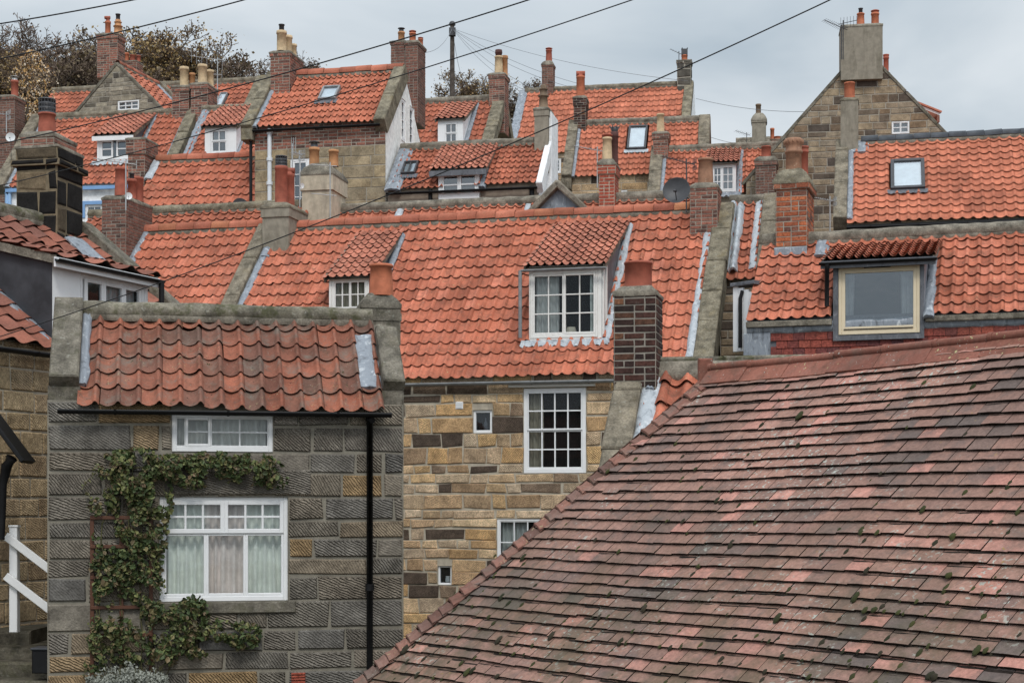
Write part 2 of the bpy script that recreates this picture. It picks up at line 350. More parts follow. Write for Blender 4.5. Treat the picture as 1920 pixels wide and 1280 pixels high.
def mats():
    M['pt'] = pantile_mat('pantile_orange', [(.45,.145,.088),(.51,.178,.112),(.47,.155,.095),(.55,.2,.132),(.49,.165,.102)], .55, .7)
    M['pt2'] = pantile_mat('pantile_bright', [(.51,.175,.107),(.56,.2,.125),(.53,.185,.114)], .4, .4)
    M['pt3'] = pantile_mat('pantile_weathered', [(.41,.14,.088),(.49,.168,.104),(.45,.15,.093),(.35,.125,.082)], .5, .6)
    M['ptd'] = pantile_mat('pantile_dormer', [(.5,.2,.14),(.46,.18,.124),(.53,.22,.155),(.42,.165,.112)], .3, .7)
    M['pto'] = pantile_mat('pantile_old', [(.26,.115,.082),(.34,.125,.08),(.21,.105,.08),(.37,.135,.086),(.3,.125,.085),(.17,.11,.09)], .6, .55, 1.0, grey=.75)
    M['ptb'] = pantile_mat('pantile_brown', [(.24,.1,.075),(.31,.122,.085),(.27,.11,.08),(.19,.09,.072)], .45, .15, .4)
    M['ridge'] = pantile_mat('ridge_terracotta', [(.45,.155,.1),(.52,.19,.125),(.48,.172,.11),(.38,.13,.09),(.54,.235,.125)], .25, .3)
    M['rblue'] = plain('ridge_blue_clay', (.06,.068,.08), .6, .3, .25)
    t = NT('plain_tile', .85, .18); rv = t.rnd()
    c = t.ramp(rv, [(0,(.15,.115,.103)),(.12,(.21,.14,.119)),(.35,(.265,.158,.129)),(.6,(.3,.172,.138)),(.8,(.33,.19,.15)),(.93,(.375,.212,.172)),(.962,(.46,.22,.178)),(1,(.52,.27,.22))])
    c = t.mix(.7, c, t.ramp(t.noise(1.1, 4, .6), [(.36,(.72,.74,.74)),(.64,(1.2,1.15,1.12))]), 'MULTIPLY')
    c = t.mix(.6, c, t.ramp(t.noise(34, 6, .75), [(.38,(.62,.62,.63)),(.62,(1.25,1.25,1.25))]), 'MULTIPLY')
    c = t.mix(t.ma('MULTIPLY', t.step(t.noise(5, 5, .65, dist=.4), .5, .66), .55), c, (.105,.09,.085))
    li = t.ma('MULTIPLY', t.step(t.noise(27, 3, .6, dist=.3), .6, .63), t.step(t.noise(1.1, 4, .65), .5, .62)); c = t.mix(t.ma('MULTIPLY', li, .85), c, (.42,.44,.39))
    yl = t.ma('MULTIPLY', t.step(t.noise(23, 3, .5), .7, .73), t.step(t.noise(2.1, 2), .5, .6)); c = t.mix(t.ma('MULTIPLY', yl, .7), c, (.32,.22,.05))
    sp = t.n('ShaderNodeSeparateXYZ'); t.L(t.co(), sp.inputs[0])
    low = t.n('ShaderNodeMapRange'); t.L(sp.outputs[2], low.inputs[0]); low.inputs[1].default_value = 3.9; low.inputs[2].default_value = 1.9
    gr = t.ma('MULTIPLY', t.ma('MULTIPLY', t.step(t.noise(2.0, 6, .72, dist=.5), .42, .6), low.outputs[0]), .85); c = t.mix(gr, c, (.082,.074,.042))
    t.bump(t.noise(60, 5, .7), .35, .008); M['plain'] = t.base(c)
    M['bonnet'] = pantile_mat('bonnet_tile', [(.2,.115,.095),(.26,.135,.105),(.3,.14,.11),(.16,.105,.09)], .6, .6, .5, grey=.5)
    M['wridge'] = pantile_mat('roll_ridge', [(.25,.105,.08),(.3,.125,.092),(.27,.112,.085)], .55, 1.0, grey=.3)
    # stone
    M['stA'] = stone_mat('tooled_sandstone', [(.13,.126,.12),(.22,.2,.17),(.17,.16,.148),(.26,.225,.18),(.18,.165,.145),(.25,.215,.17),(.23,.2,.165),(.14,.135,.128),(.2,.185,.165),(.25,.215,.17),(.21,.19,.16),(.38,.26,.14)], 1, .5, 1.5, bump=.85)
    M['stB'] = stone_mat('buff_sandstone', [(.38,.29,.18),(.45,.345,.22),(.41,.31,.19),(.33,.24,.15),(.47,.36,.235)], 1, .4, .4, bump=.9, grain=.85)
    M['stC'] = stone_mat('honey_sandstone', [(.6,.4,.2),(.52,.39,.26),(.36,.26,.17),(.63,.42,.21),(.35,.265,.18),(.62,.49,.35),(.48,.32,.19),(.66,.5,.32),(.44,.35,.26),(.58,.37,.18),(.24,.175,.125),(.08,.06,.047),(.13,.095,.072)], 1, .3, .5, bump=.9, grain=.85)
    M['stT'] = stone_mat('brown_sandstone', [(.25,.21,.16),(.31,.255,.185),(.28,.225,.165),(.33,.26,.175),(.27,.21,.15),(.12,.095,.075),(.085,.07,.06),(.24,.17,.11)], 1, .35, .2)
    M['stK'] = stone_mat('grey_rubble', [(.25,.225,.18),(.32,.285,.225),(.14,.125,.1),(.27,.235,.185),(.38,.34,.27),(.3,.265,.2),(.09,.08,.07)], 1.2, .8, .0, sootc=(.045,.04,.035))
    M['stF'] = stone_mat('pale_sandstone', [(.3,.25,.17),(.34,.27,.17),(.28,.235,.165),(.36,.29,.19),(.24,.2,.14)], .8, .3, .0, warm=.3)
    M['stN'] = stone_mat('dark_stack_stone', [(.09,.085,.075),(.13,.12,.1),(.07,.066,.06)], 1, .4)
    M['stX'] = stone_mat('sooty_stone', [(.014,.013,.013),(.02,.019,.018),(.016,.015,.015),(.02,.019,.018),(.2,.155,.1)], 1, .5, sootc=(.012,.012,.012))
    M['mort'] = render_mat('mortar_grey', (.34,.31,.26), .45); M['mortD'] = render_mat('mortar_sooty', (.27,.245,.21), .6); M['mortA'] = render_mat('mortar_putty', (.235,.215,.175), .45)
    M['mortW'] = render_mat('mortar_buff', (.45,.4,.32), .45); M['mortX'] = render_mat('mortar_sand', (.2,.16,.105), .6, (.05,.042,.035), 5, False); M['tedge'] = plain('tile_edge_grime_shade', (.026,.02,.017), .95, .1, .4, 20)  # tedge: tile edge grime, near-black so it also paints the course shadow lines
    M['brR'] = brick_mat('brick_red', [(.27,.11,.08),(.34,.14,.1),(.22,.095,.07),(.31,.15,.11),(.15,.075,.06),(.1,.06,.05)], .35)
    M['brO'] = brick_mat('brick_orange', [(.4,.12,.055),(.46,.15,.07),(.33,.1,.05),(.22,.08,.05),(.42,.17,.1),(.12,.06,.05)], .25, .1)
    M['brD'] = brick_mat('brick_dark', [(.032,.021,.02),(.055,.03,.026),(.08,.037,.03),(.026,.019,.018),(.1,.042,.032),(.045,.026,.023),(.22,.1,.055)], .6, .3)
    M['brB'] = brick_mat('brick_brown', [(.17,.085,.067),(.22,.105,.08),(.14,.075,.06),(.25,.125,.093),(.09,.055,.047)], .35, .2)
    M['brS'] = brick_mat('brick_smooth_red', [(.34,.085,.055),(.38,.095,.06),(.3,.075,.05)], .3, .05)
    M['rndG'] = render_mat('grey_render', (.27,.242,.195), .8, (.1,.088,.062), 2.6); M['rndT'] = render_mat('taupe_render', (.3,.25,.2), .25)
    M['rndC'] = render_mat('cream_render', (.5,.43,.33), .7, (.19,.17,.14), 2.2); M['rndW'] = render_mat('white_render', (.84,.83,.8), .15, (.55,.52,.47))
    M['rndP'] = render_mat('white_paint_wall', (.8,.81,.82), .08, (.6,.6,.6))
    M['cem'] = lichen_stone('cement', (.21,.186,.15), .3, .06, 0, .55); M['cop'] = lichen_stone('coping_stone', (.2,.172,.13), .35, .18, .02, .55)
    M['copA'] = lichen_stone('old_coping_stone', (.165,.148,.12), .35, .08, .25, .6); M['copM'] = lichen_stone('mossy_ridge_stone', (.19,.172,.135), .35, .1, .6, .6)
    M['copY'] = lichen_stone('lichened_coping', (.2,.175,.128), .35, .36, .02, .55)
    M['lead'] = lead_mat('lead'); M['leadD'] = lead_mat('dark_lead', (.12,.125,.14), (.06,.063,.07), (.22,.22,.24)); M['leadL'] = lead_mat('bright_lead', (.4,.43,.46), (.2,.22,.245), (.68,.69,.7))
    M['white'] = paint_mat('white_paint', (.78,.785,.79), .22, (.5,.47,.4)); M['whiteW'] = paint_mat('worn_white_paint', (.76,.75,.72), .35); M['cream'] = paint_mat('cream_frame', (.7,.59,.42), .05)
    M['blue'] = paint_mat('blue_paint', (.2,.36,.62), .05); M['bluep'] = paint_mat('pale_blue_paint', (.33,.52,.78), .05); M['trell'] = paint_mat('brown_wood', (.1,.04,.022), .3, (.16,.1,.07))
    M['blk'] = plain('black_plastic', (.008,.008,.009), .5, .25); M['gry'] = plain('grey_plastic', (.22,.225,.23), .5, .4); M['pipew'] = plain('white_pipe', (.66,.69,.72), .4, .4, .06)
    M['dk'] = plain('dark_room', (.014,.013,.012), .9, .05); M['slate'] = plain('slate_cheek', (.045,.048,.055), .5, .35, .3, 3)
    M['metal'] = plain('aerial_metal', (.42,.43,.43), .4, .5, .1, 6, 0, 60, .6); M['metd'] = plain('dark_metal', (.05,.05,.055), .5, .4); M['cable'] = plain('cable', (.012,.012,.013), .5, .3); M['wire'] = plain('wire', (.16,.17,.18), .5, .3)
    M['potR'] = pot_mat('pot_red', (.34,.1,.065), .3, .1); M['potO'] = pot_mat('pot_orange', (.46,.15,.08), .25, .15); M['potB'] = pot_mat('pot_buff', (.56,.42,.26), .25, .15, (.7,.6,.45))
    M['potT'] = pot_mat('pot_tan', (.46,.23,.11), .35, .2); M['potS'] = pot_mat('pot_stained', (.3,.16,.1), .5, .6, (.6,.47,.36)); M['potK'] = pot_mat('pot_sooty', (.17,.12,.08), .7, .1); M['potD'] = pot_mat('pot_dark', (.1,.045,.04), .3, .1)
    M['gl'] = glass_mat('window_glass', .015, (.75, .8, .82), .01); M['glc'] = glass_mat('clear_glass', .035, (.9, .93, .93), .02); M['gls'] = glass_mat('roof_glass', .3, (.85, .88, .9)); M['glb'] = glass_mat('dark_glass', .04, (.72, .78, .82), .02); M['glr'] = glass_mat('reflecting_glass', .17, (.55, .6, .64), .04)
    M['skypale'] = cloth_mat('painted_sky_pale', (.66,.7,.71)); M['curW'] = cloth_mat('white_curtain', (.6,.59,.56)); M['curG'] = cloth_mat('green_curtain', (.74,.77,.71)); M['curP'] = cloth_mat('pink_curtain', (.74,.66,.62)); M['curE'] = cloth_mat('beige_curtain', (.4,.35,.27)); M['net'] = cloth_mat('net_curtain', (.55,.55,.52)); M['curD'] = cloth_mat('dim_blind', (.2,.2,.2))
    M['hung'] = brick_mat('tile_hanging', [(.28,.07,.05),(.2,.055,.045),(.12,.045,.045),(.33,.085,.055),(.09,.04,.042)], .35, .03)
    M['ivy'] = leaf_mat('creeper_leaf', [(.03,.048,.018),(.075,.105,.036),(.05,.075,.028),(.12,.14,.05),(.17,.18,.065),(.19,.13,.075),(.028,.042,.018),(.26,.25,.12)])
    M['shrub'] = leaf_mat('grey_leaf', [(.2,.21,.18),(.3,.31,.27),(.14,.15,.12)]); M['stem'] = plain('stem', (.09,.085,.04), .8, .2)
    M['twig'] = plain('twig', (.155,.115,.09), .9, .1, .3); M['bark'] = plain('bark', (.085,.07,.058), .9, .1, .3)
    M['lfB'] = leaf_mat('leaf_brown', [(.2,.13,.085),(.26,.16,.09),(.22,.15,.1),(.16,.12,.08)]); M['lfO'] = leaf_mat('leaf_olive', [(.24,.17,.075),(.3,.21,.085),(.27,.16,.065),(.34,.23,.09),(.18,.14,.075)])
    M['lfY'] = leaf_mat('leaf_yellow', [(.46,.27,.08),(.56,.36,.14),(.42,.22,.08),(.66,.54,.38),(.7,.6,.48),(.36,.2,.08)]); M['lfG'] = leaf_mat('leaf_dark', [(.15,.12,.075),(.2,.15,.085),(.16,.115,.07)])
    M['pole'] = plain('pole_wood', (.09,.075,.065), .9, .1, .3); M['soil'] = plain('soil', (.06,.055,.035), 1, .05, .35, 1.5); M['moss'] = leaf_mat('moss', [(.03,.034,.012),(.05,.052,.016),(.02,.022,.01),(.035,.028,.018)], 1)
    M['stepst'] = lichen_stone('step_stone', (.1,.09,.07), .15, .05, .25, .6); M['shade'] = cloth_mat('lamp_shade', (.66,.58,.46)); M['chin'] = plain('china', (.7,.7,.68), .3, .5, .05)
mats()
# ---------------------------------------------------------------- building parts
ROW = 'houses of the red roofed village'
class House:
    def __init__(s, name, label, e, yaw, pitch, L, R, T, base=None, wl=0.0, wr=0.0, oh=.12, E=None, cat='house', seed=1, group=ROW):
        p0 = roofpl(W(*e), yaw, pitch); g = lambda q, i: float(q) if isinstance(q, (int, float)) else p0.hit(*q)[i]
        aL = g(L, 0); aR = g(R, 0); bT = g(T, 1); bE = g(E, 1) if E is not None else 0.0
        s.R = p0.moved(aL, bE); s.w = aR-aL; s.L = bT-bE; s.yaw, s.pitch = yaw, pitch; s.u, s.h = udir(yaw), hdir(yaw)
        s.Y = s.R.O.y; s.base = base if base is not None else GZ(s.Y)-.4; s.wl, s.wr = wl, wr; s.rng = random.Random(seed); s.excl = []
        p = R_(pitch); s.run, s.rise = s.L*cos(p), s.L*sin(p)
        O = s.R.O+s.h*oh; O.z = s.base; s.FW = wallpl(O, yaw); s.Ht = s.R.O.z+oh*tan(p)-.05-s.base; s.D = 2*s.run-2*oh
        s.RW = Pl(s.FW.P(s.w+wr, 0), s.h, Z); s.LW = Pl(s.FW.P(-wl, 0)+s.h*s.D, -s.h, Z); s.BW = Pl(s.FW.P(s.w+wr, 0)+s.h*s.D, -s.u, Z)
        c = s.FW.P(s.w/2, 0)+s.h*(s.D/2); s.root = thing(name, label, cat, c, group)
        s.gable = [(0, 0), (s.D, 0), (s.D, s.Ht), (s.D/2, s.Ht+s.D/2*tan(p)), (0, s.Ht)]
    def px(s, a): return a*s.Y/F
    def roof(s, mat, tpx, nr, **kw):
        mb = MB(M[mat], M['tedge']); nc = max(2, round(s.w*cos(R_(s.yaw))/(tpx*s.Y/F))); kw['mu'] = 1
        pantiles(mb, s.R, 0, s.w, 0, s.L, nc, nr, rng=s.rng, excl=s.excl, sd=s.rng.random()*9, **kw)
        r0, r1 = s.R.P(0, s.L, .01), s.R.P(s.w, s.L, .01); dn = s.h*s.run-Z*s.rise
        n = 24
        mb.grid([[r0+(r1-r0)*(k/n)+Z*(.03*(k % 2)) for k in range(n+1)], [r0+(r1-r0)*(k/n)+dn+Z*(.03*(k % 2)) for k in range(n+1)]], 0, .5, False)
        s.roofo = mb.build('roof', s.root); return s.roofo
    def ridge(s, kind, mat=None, r=.11, a0=0.0, a1=None, fil=True, up=0.0):
        a1 = s.w if a1 is None else a1; P0, P1 = s.R.P(a0, s.L, .02), s.R.P(a1, s.L, .02)
        if kind == 'tile':
            mb = MB(M[mat or 'ridge']); ridge_tiles(mb, P0, P1, s.h, r, .42, s.rng, up=up); o = mb.build('ridge_tiles', s.root)
        else:
            mb = MB(M[mat or 'cem']); mortar_roll(mb, P0, P1, s.h, r, s.rng); o = mb.build('ridge', s.root)
        if fil:
            mb = MB(M['cem']); fillet(mb, s.R, a0, a1, s.L-.17, s.L, .05, s.rng); mb.build('mortar_fillet', o)
        return o
    def walls(s, front=None, right=None, left=None, fh=(), rh=(), lh=(), mort='mort', blk='stC', extra=None, rec=.4, fa=None, fb=None):
        mb = MB(M[mort], M['dk'], M[blk]); rg = s.rng; a0, a1 = fa if fa else (-s.wl, s.w+s.wr)
        fp = [(a0, 0), (a1, 0), (a1, s.Ht), (a0, s.Ht)]
        wall(mb, s.FW, fp, list(fh), None, rg, rec)
        if front: blocks(mb, s.FW, [(p[0], max(p[1], fb) if fb else p[1]) for p in fp], list(fh), rng=rg, **front)
        wall(mb, s.RW, s.gable, list(rh), right, rg, rec); wall(mb, s.LW, s.gable, list(lh), left, rg, rec)
        W_ = s.w+s.wl+s.wr; sheet(mb, s.BW, [(0, 0), (W_, 0), (W_, s.Ht), (0, s.Ht)], [])
        s.wallo = mb.build('wall', s.root); return s.wallo
    def coping(s, side, wd, mat='cop', c0=-.1, c1=.17, b0=-.08, b1=None, off=0.0, L=(.8, 1.3), lead=None, kneel=None, lm='lead', back=True):
        b1 = s.L+.03 if b1 is None else b1; mb = MB(M[mat])
        x0, x1 = (-wd-off, -off) if side == 'L' else (s.w+off, s.w+off+wd)
        slab_run(mb, s.R, x0, x1, b0, b1, c0, c1, s.rng, 0, L)
        if back:
            P = s.R.P(x0, s.L)+Z*0; bp = Pl(P, s.u, (s.h*s.run-Z*s.rise)); n = -bp.n if bp.n.z < 0 else bp.n
            q = Pl(P, s.u, (s.h*s.run-Z*s.rise)); q.n = n; mb.box(q, 0, .0, x1-x0, s.L, c0, c1, 0, .5)
        o = mb.build('gable_coping', s.root)
        if kneel: k = MB(M[mat]); k.box(wallpl(s.R.P(x0, b0)-Z*.02, s.yaw), -.01, -kneel, x1-x0+.01, .06, -.5, .03, 0, .4, .02, (s.rng, .008)); k.build('kneeler', s.root)
        if lead:
            mb = MB(M[lm]); y0, y1 = (-off-.02, lead) if side == 'L' else (s.w-lead, s.w+off+.02); lead_strip(mb, s.R, y0, y1, b0+.05, b1-.02, .05, s.rng); mb.build('lead_flashing', s.root)
        return o
    def gutter(s, mat='blk', a0=0.0, a1=None, r=.055, dz=-.045, db=-.06, br=1.0):
        a1 = s.w if a1 is None else a1; mb = MB(M[mat]); A, B = s.R.P(a0, db)+Z*dz, s.R.P(a1, db)+Z*dz; N = 8
        prof = [(-r*cos(pi*k/N), -r*sin(pi*k/N)) for k in range(N+1)]
        rows = [[P+s.h*x+Z*y for x, y in prof]+[P+s.h*(x*.8)+Z*(y*.8) for x, y in prof[::-1]] for P in (A, A+(B-A)*.5, B)]
        mb.grid(rows, 0, .5, True, True); mb.face(rows[0][:N+1]); mb.face(rows[-1][:N+1])
        n = max(1, int((a1-a0)/br))
        for i in range(n):
            P = A+(B-A)*((i+.5)/n); mb.grid([[P-s.u*.014+s.h*(x*1.13)+Z*(y*1.13) for x, y in prof], [P+s.u*.014+s.h*(x*1.13)+Z*(y*1.13) for x, y in prof]])
        return mb.build('gutter', s.root)
    def pipe(s, pts, mat='blk', r=.035, name='downpipe', rings=()):
        mb = MB(M[mat]); mb.tube(pts, r, 10)
        for q in rings: mb.tube([q+Z*.04, q-Z*.04], r*1.4, 10)
        return mb.build(name, s.root)
    def fascia(s, mat, a0, a1, h=.14, db=-.02, th=.03, name='fascia'):
        mb = MB(M[mat]); mb.box(wallpl(s.R.P(a0, db)-Z*(h+.02), s.yaw), 0, 0, a1-a0, h, -th, 0, 0, .5); return mb.build(name, s.root)
def curtain(mb, pl, a0, b0, a1, b1, c, rng, m=0, wl=.1, amp=.04, gather=0.0):
    n = max(4, int((a1-a0)/wl*6)); s = rng.random()*50; rows = []
    for j in range(7):
        f = j/6; b = b0+(b1-b0)*f; row = []
        for k in range(n+1):
            t = k/n; a = a0+(a1-a0)*t; am = amp*(1-.35*f)
            row.append(pl.P(a+.012*nz(t*6, f*2, s)+gather*(1-f)*(.5-t), b, c+am*sin(2*pi*(a-a0)/wl+2.2*nz(a*7, f*.8, s))))
        rows.append(row)
    mb.grid(rows, m, .5)
def window(parent, pl, rect, lights=((0, 0, 1, 1, 2, 2),), fm='white', fw=.05, rec=.05, dep=.07, bar=.018, sash=.032, gl='gl', curt=(), name='window', sill=None, rng=None, hbar=None):
    rng = rng or random.Random(5); a0, b0, a1, b1 = rect; mb = MB(M[fm]); cf = -rec
    mb.box(pl, a0, b0, a0+fw, b1, cf-dep, cf, 0, .5, .006); mb.box(pl, a1-fw, b0, a1, b1, cf-dep, cf, 0, .5, .006)
    mb.box(pl, a0+fw, b0, a1-fw, b0+fw*1.15, cf-dep, cf+.004, 0, .5, .006); mb.box(pl, a0+fw, b1-fw, a1-fw, b1, cf-dep, cf-.002, 0, .5, .006)
    ia0, ib0, ia1, ib1 = a0+fw, b0+fw*1.15, a1-fw, b1-fw; iw, ih = ia1-ia0, ib1-ib0
    for li in lights:
        x0, y0, x1, y1, nc, nr = li[:6]; sx = li[6] if len(li) > 6 else sash; dd = li[7] if len(li) > 7 else -.008
        p0, q0, p1, q1 = ia0+iw*x0, ib0+ih*y0, ia0+iw*x1, ib0+ih*y1; cs = cf+dd
        if sx > 0:
            mb.box(pl, p0, q0, p0+sx, q1, cs-.045, cs, 0, .5, .005); mb.box(pl, p1-sx, q0, p1, q1, cs-.045, cs, 0, .5, .005)
            mb.box(pl, p0+sx, q0, p1-sx, q0+sx*1.2, cs-.045, cs+.002, 0, .5, .005); mb.box(pl, p0+sx, q1-sx, p1-sx, q1, cs-.045, cs-.002, 0, .5, .005)
        p0 += sx; p1 -= sx; q0 += sx*1.2; q1 -= sx
        for k in range(1, nc): x = p0+(p1-p0)*k/nc; mb.box(pl, x-bar/2, q0, x+bar/2, q1, cs-.04, cs-.008, 0, .5, .004)
        for k in range(1, nr): y = q0+(q1-q0)*k/nr; bb = hbar if hbar and k == nr//2 else bar; mb.box(pl, p0, y-bb/2, p1, y+bb/2, cs-.042, cs-.011 if not hbar or k != nr//2 else cs-.002, 0, .5, .004)
    w = mb.build(name, parent); mb = MB(M[gl]); mb.face([pl.P(a, b, cf-.04) for a, b in ((ia0, ib0), (ia1, ib0), (ia1, ib1), (ia0, ib1))]); sub = w if (parent.parent is None) else parent
    mb.build('pane', sub)
    for cu in curt:
        f0, f1, cm = cu[:3]; y0, y1 = cu[3] if len(cu) > 3 else (0, 1); mb = MB(M[cm])
        curtain(mb, pl, ia0+iw*f0, ib0+ih*y0, ia0+iw*f1, ib0+ih*y1, cf-.13-.02*rng.random(), rng, gather=cu[4] if len(cu) > 4 else 0); mb.build('curtain', sub)
    if sill:
        mb = MB(M[sill[0]]); e = sill[2] if len(sill) > 2 else .06; mb.box(pl, a0-e, b0-sill[1], a1+e, b0-.004, -.1, .055, 0, .5, .012); mb.build('window_sill', sub)
    return w
def skylight(H, x0, y0, x1, y1, mat='metd', gl='gls', split=0, apron='leadD'):
    a0, b0, a1, b1 = H.R.rect(x0, min(y0, y1), x1, max(y0, y1)); mb = MB(M[mat]); R = H.R; f = (a1-a0)*.11
    mb.box(R, a0, b0, a0+f, b1, -.02, .12, 0, .5, .008); mb.box(R, a1-f, b0, a1, b1, -.02, .12, 0, .5, .008); mb.box(R, a0+f, b0, a1-f, b0+f, -.02, .117, 0, .5, .008); mb.box(R, a0+f, b1-f*1.2, a1-f, b1, -.02, .128, 0, .5, .008)
    if split: mb.box(R, (a0+a1)/2-.015, b0+f, (a0+a1)/2+.015, b1-f, .06, .11)
    o = mb.build('skylight', H.root); mb = MB(M[gl]); mb.face([R.P(a, b, .095) for a, b in ((a0+f, b0+f), (a1-f, b0+f), (a1-f, b1-f), (a0+f, b1-f))]); mb.build('pane', o)
    mb = MB(M['skypale']); mb.face([R.P(a, b, .05) for a, b in ((a0+f, b0+f), (a1-f, b0+f), (a1-f, b1-f), (a0+f, b1-f))]); mb.build('painted_sky_sheen', o)  # pale sheet below the glass, painted stand-in for the sky's reflection
    mb = MB(M[apron]); n = 24; rows = [[R.P(a0-.08+(a1-a0+.16)*k/n, b0+.01, .06) for k in range(n+1)], [R.P(a0-.08+(a1-a0+.16)*k/n, b0-.14-.02*(k % 2), .055+.02*sin(k*2.2)) for k in range(n+1)]]; mb.grid(rows, 0, .5); mb.build('lead_apron', o)
    H.excl.append((a0+.02, b0+.02, a1-.02, b1-.02)); return o
def dormer(H, x0, yb, x1, yt, pd, tpx, nr, win=None, lights=((0, 0, 1, 1, 2, 2),), fm='white', cheek='lead', front='white', rm='ptd', ov=.1, oe=.14, curt=(), gl='gl', fw=.05, wkw=None, gut=None, fas=None, apron='lead', flash='lead', d=None, tkw=None, drop=.12, soff=None, fleft=False, exm=0.0):
    R = H.R; a0, b0 = R.hit(x0, yb); O = R.P(a0, b0); Fp = wallpl(O, H.yaw); wd = Fp.hit(x1, yb)[0]; hw = Fp.hit(x0, yt)[1]; tp = tan(R_(H.pitch)); td = tan(R_(pd))
    dd = hw/(tp-td); rg = H.rng
    hole = Fp.rect(*win) if win else None; mb = MB(M[front], M['dk'], M[cheek])
    wall(mb, Fp, [(0, -drop), (wd, -drop), (wd, hw), (0, hw)], [hole] if hole else [], None, rg, .3)
    for a in (0, wd):
        A = O+H.u*a; mb.face([A-Z*.1, A+Z*hw, A+H.h*dd+Z*(dd*tp)], 2)
    body = mb.build('dormer', H.root)
    if hole: window(body, Fp, hole, lights, fm, fw, .0, gl=gl, curt=curt, rng=rg, name='window_frame', **(wkw or {}))
    Dp = roofpl(O+Z*(hw+.05)-H.u*ov-H.h*oe-Z*(oe*td), H.yaw, pd); Ld = (dd+oe)/cos(R_(pd))
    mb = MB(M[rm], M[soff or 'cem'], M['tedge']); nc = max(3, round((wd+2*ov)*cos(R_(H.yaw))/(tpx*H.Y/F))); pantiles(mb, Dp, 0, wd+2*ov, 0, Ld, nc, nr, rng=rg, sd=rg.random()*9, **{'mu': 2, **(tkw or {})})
    mb.face([Dp.P(a, b, -.055) for a, b in ((.02, .02), (wd+2*ov-.02, .02), (wd+2*ov-.02, Ld), (.02, Ld))], 1)
    for a in (.02, wd+2*ov-.05): mb.box(Dp, a, .02, a+.03, Ld-.05, -.12, -.01, 1)
    mb.build('dormer_roof', body)
    if fas: mb = MB(M[fas]); mb.box(wallpl(Dp.P(0, 0)-Z*.16, H.yaw), 0, 0, wd+2*ov, .13, -.03, .0, 0, .5); mb.build('fascia', body)
    if gut:
        mb = MB(M[gut]); A, B = Dp.P(-.02, -.04)-Z*.05, Dp.P(wd+2*ov+.02, -.04)-Z*.05; r = .045; N = 8; pr = [(-r*cos(pi*k/N), -r*sin(pi*k/N)) for k in range(N+1)]
        rows = [[P+H.h*x+Z*y for x, y in pr]+[P+H.h*(x*.75)+Z*(y*.75) for x, y in pr[::-1]] for P in (A, B)]; mb.grid(rows, 0, .5, True, True); mb.build('gutter', body)
    bt = b0+dd/cos(R_(H.pitch))
    if flash:
        mb = MB(M[flash]); lead_strip(mb, R, a0+wd-.01, a0+wd+.16, b0-.12, bt-.1, .045, rg); mb.build('lead_flashing', body)
        if fleft: mb = MB(M[flash]); lead_strip(mb, R, a0-.16, a0+.01, b0-.12, bt-.1, .045, rg); mb.build('lead_flashing', body)
    if apron:
        mb = MB(M[apron]); n = int((wd+.3)/.035); sd = rg.random()*9
        rows = [[Fp.P(-.1+(wd+.2)*k/n, .02, .015) for k in range(n+1)], [R.P(a0-.13+(wd+.26)*k/n, b0-.05, .06+.015*sin(k*1.6+sd)) for k in range(n+1)], [R.P(a0-.15+(wd+.3)*k/n, b0-.2+.02*sin(k*.9+sd), .035+.02*sin(k*1.6+sd)) for k in range(n+1)]]; mb.grid(rows, 0, .5); mb.build('lead_apron', body)
    H.excl.append((a0+.06-exm, b0+.05-exm*2, a0+wd-.06+exm, bt-.25)); H.last = dict(Fp=Fp, Dp=Dp, wd=wd, hw=hw, O=O, body=body, dd=dd, a0=a0, b0=b0, bt=bt); return body
def pot(parent, P, r, h, mat, style='rim'):
    mb = MB(M[mat], M['dk'], M['metd'], M['metal'])
    if style == 'taper': pr = [(r, 0), (r*.93, h*.5), (r*.86, h*.9), (r*.97, h*.91), (r*1.0, h*.96), (r*.94, h), (r*.76, h)]
    elif style == 'drum': pr = [(r*1.02, 0), (r, h*.1), (r*.98, h*.9), (r*1.05, h*.91), (r*1.05, h*.97), (r*1.0, h), (r*.84, h)]
    elif style == 'bead': pr = [(r*.92, 0), (r*.9, h*.12), (r*.9, h*.78), (r*1.02, h*.79), (r*1.05, h*.82), (r*.96, h*.85), (r*.96, h*.94), (r*1.06, h*.95), (r*1.04, h), (r*.8, h)]
    elif style == 'crown': pr = [(r*.95, 0), (r*.92, h*.55), (r*1.05, h*.57), (r*1.05, h*.63), (r*.94, h*.66), (r*.97, h*.8), (r*1.1, h*.84), (r*1.12, h*.95), (r*.95, h), (r*.75, h)]
    elif style == 'bulb': pr = [(r*1.25, 0), (r*1.2, h*.08), (r*.95, h*.12), (r*.85, h*.5), (r*1.12, h*.52), (r*1.12, h*.56), (r*.8, h*.6), (r*.72, h*.78), (r*.9, h*.8), (r*.9, h*.84), (r*.6, h*.86), (r*.66, h*.98), (r*.5, h)]
    else: pr = [(r, 0), (r*.95, h*.1), (r*.93, h*.84), (r*1.04, h*.85), (r*1.07, h*.9), (r*1.03, h*.94), (r*1.0, h), (r*.8, h)]
    mb.lathe(P, pr, 18); q = pr[-1][0]; mb.lathe(P, [(q, h), (q*.92, h*.7), (.001, h*.7)], 18, 1)
    if style == 'crown':
        for k in range(14): A = 2*pi*k/14; mb.lathe(P+V((r*1.08*cos(A), r*1.08*sin(A), 0)), [(.0, h*.83), (r*.13, h*.86), (r*.14, h*.93), (0, h*.97)], 6)
    o = mb.build('chimney_pot', parent); return o
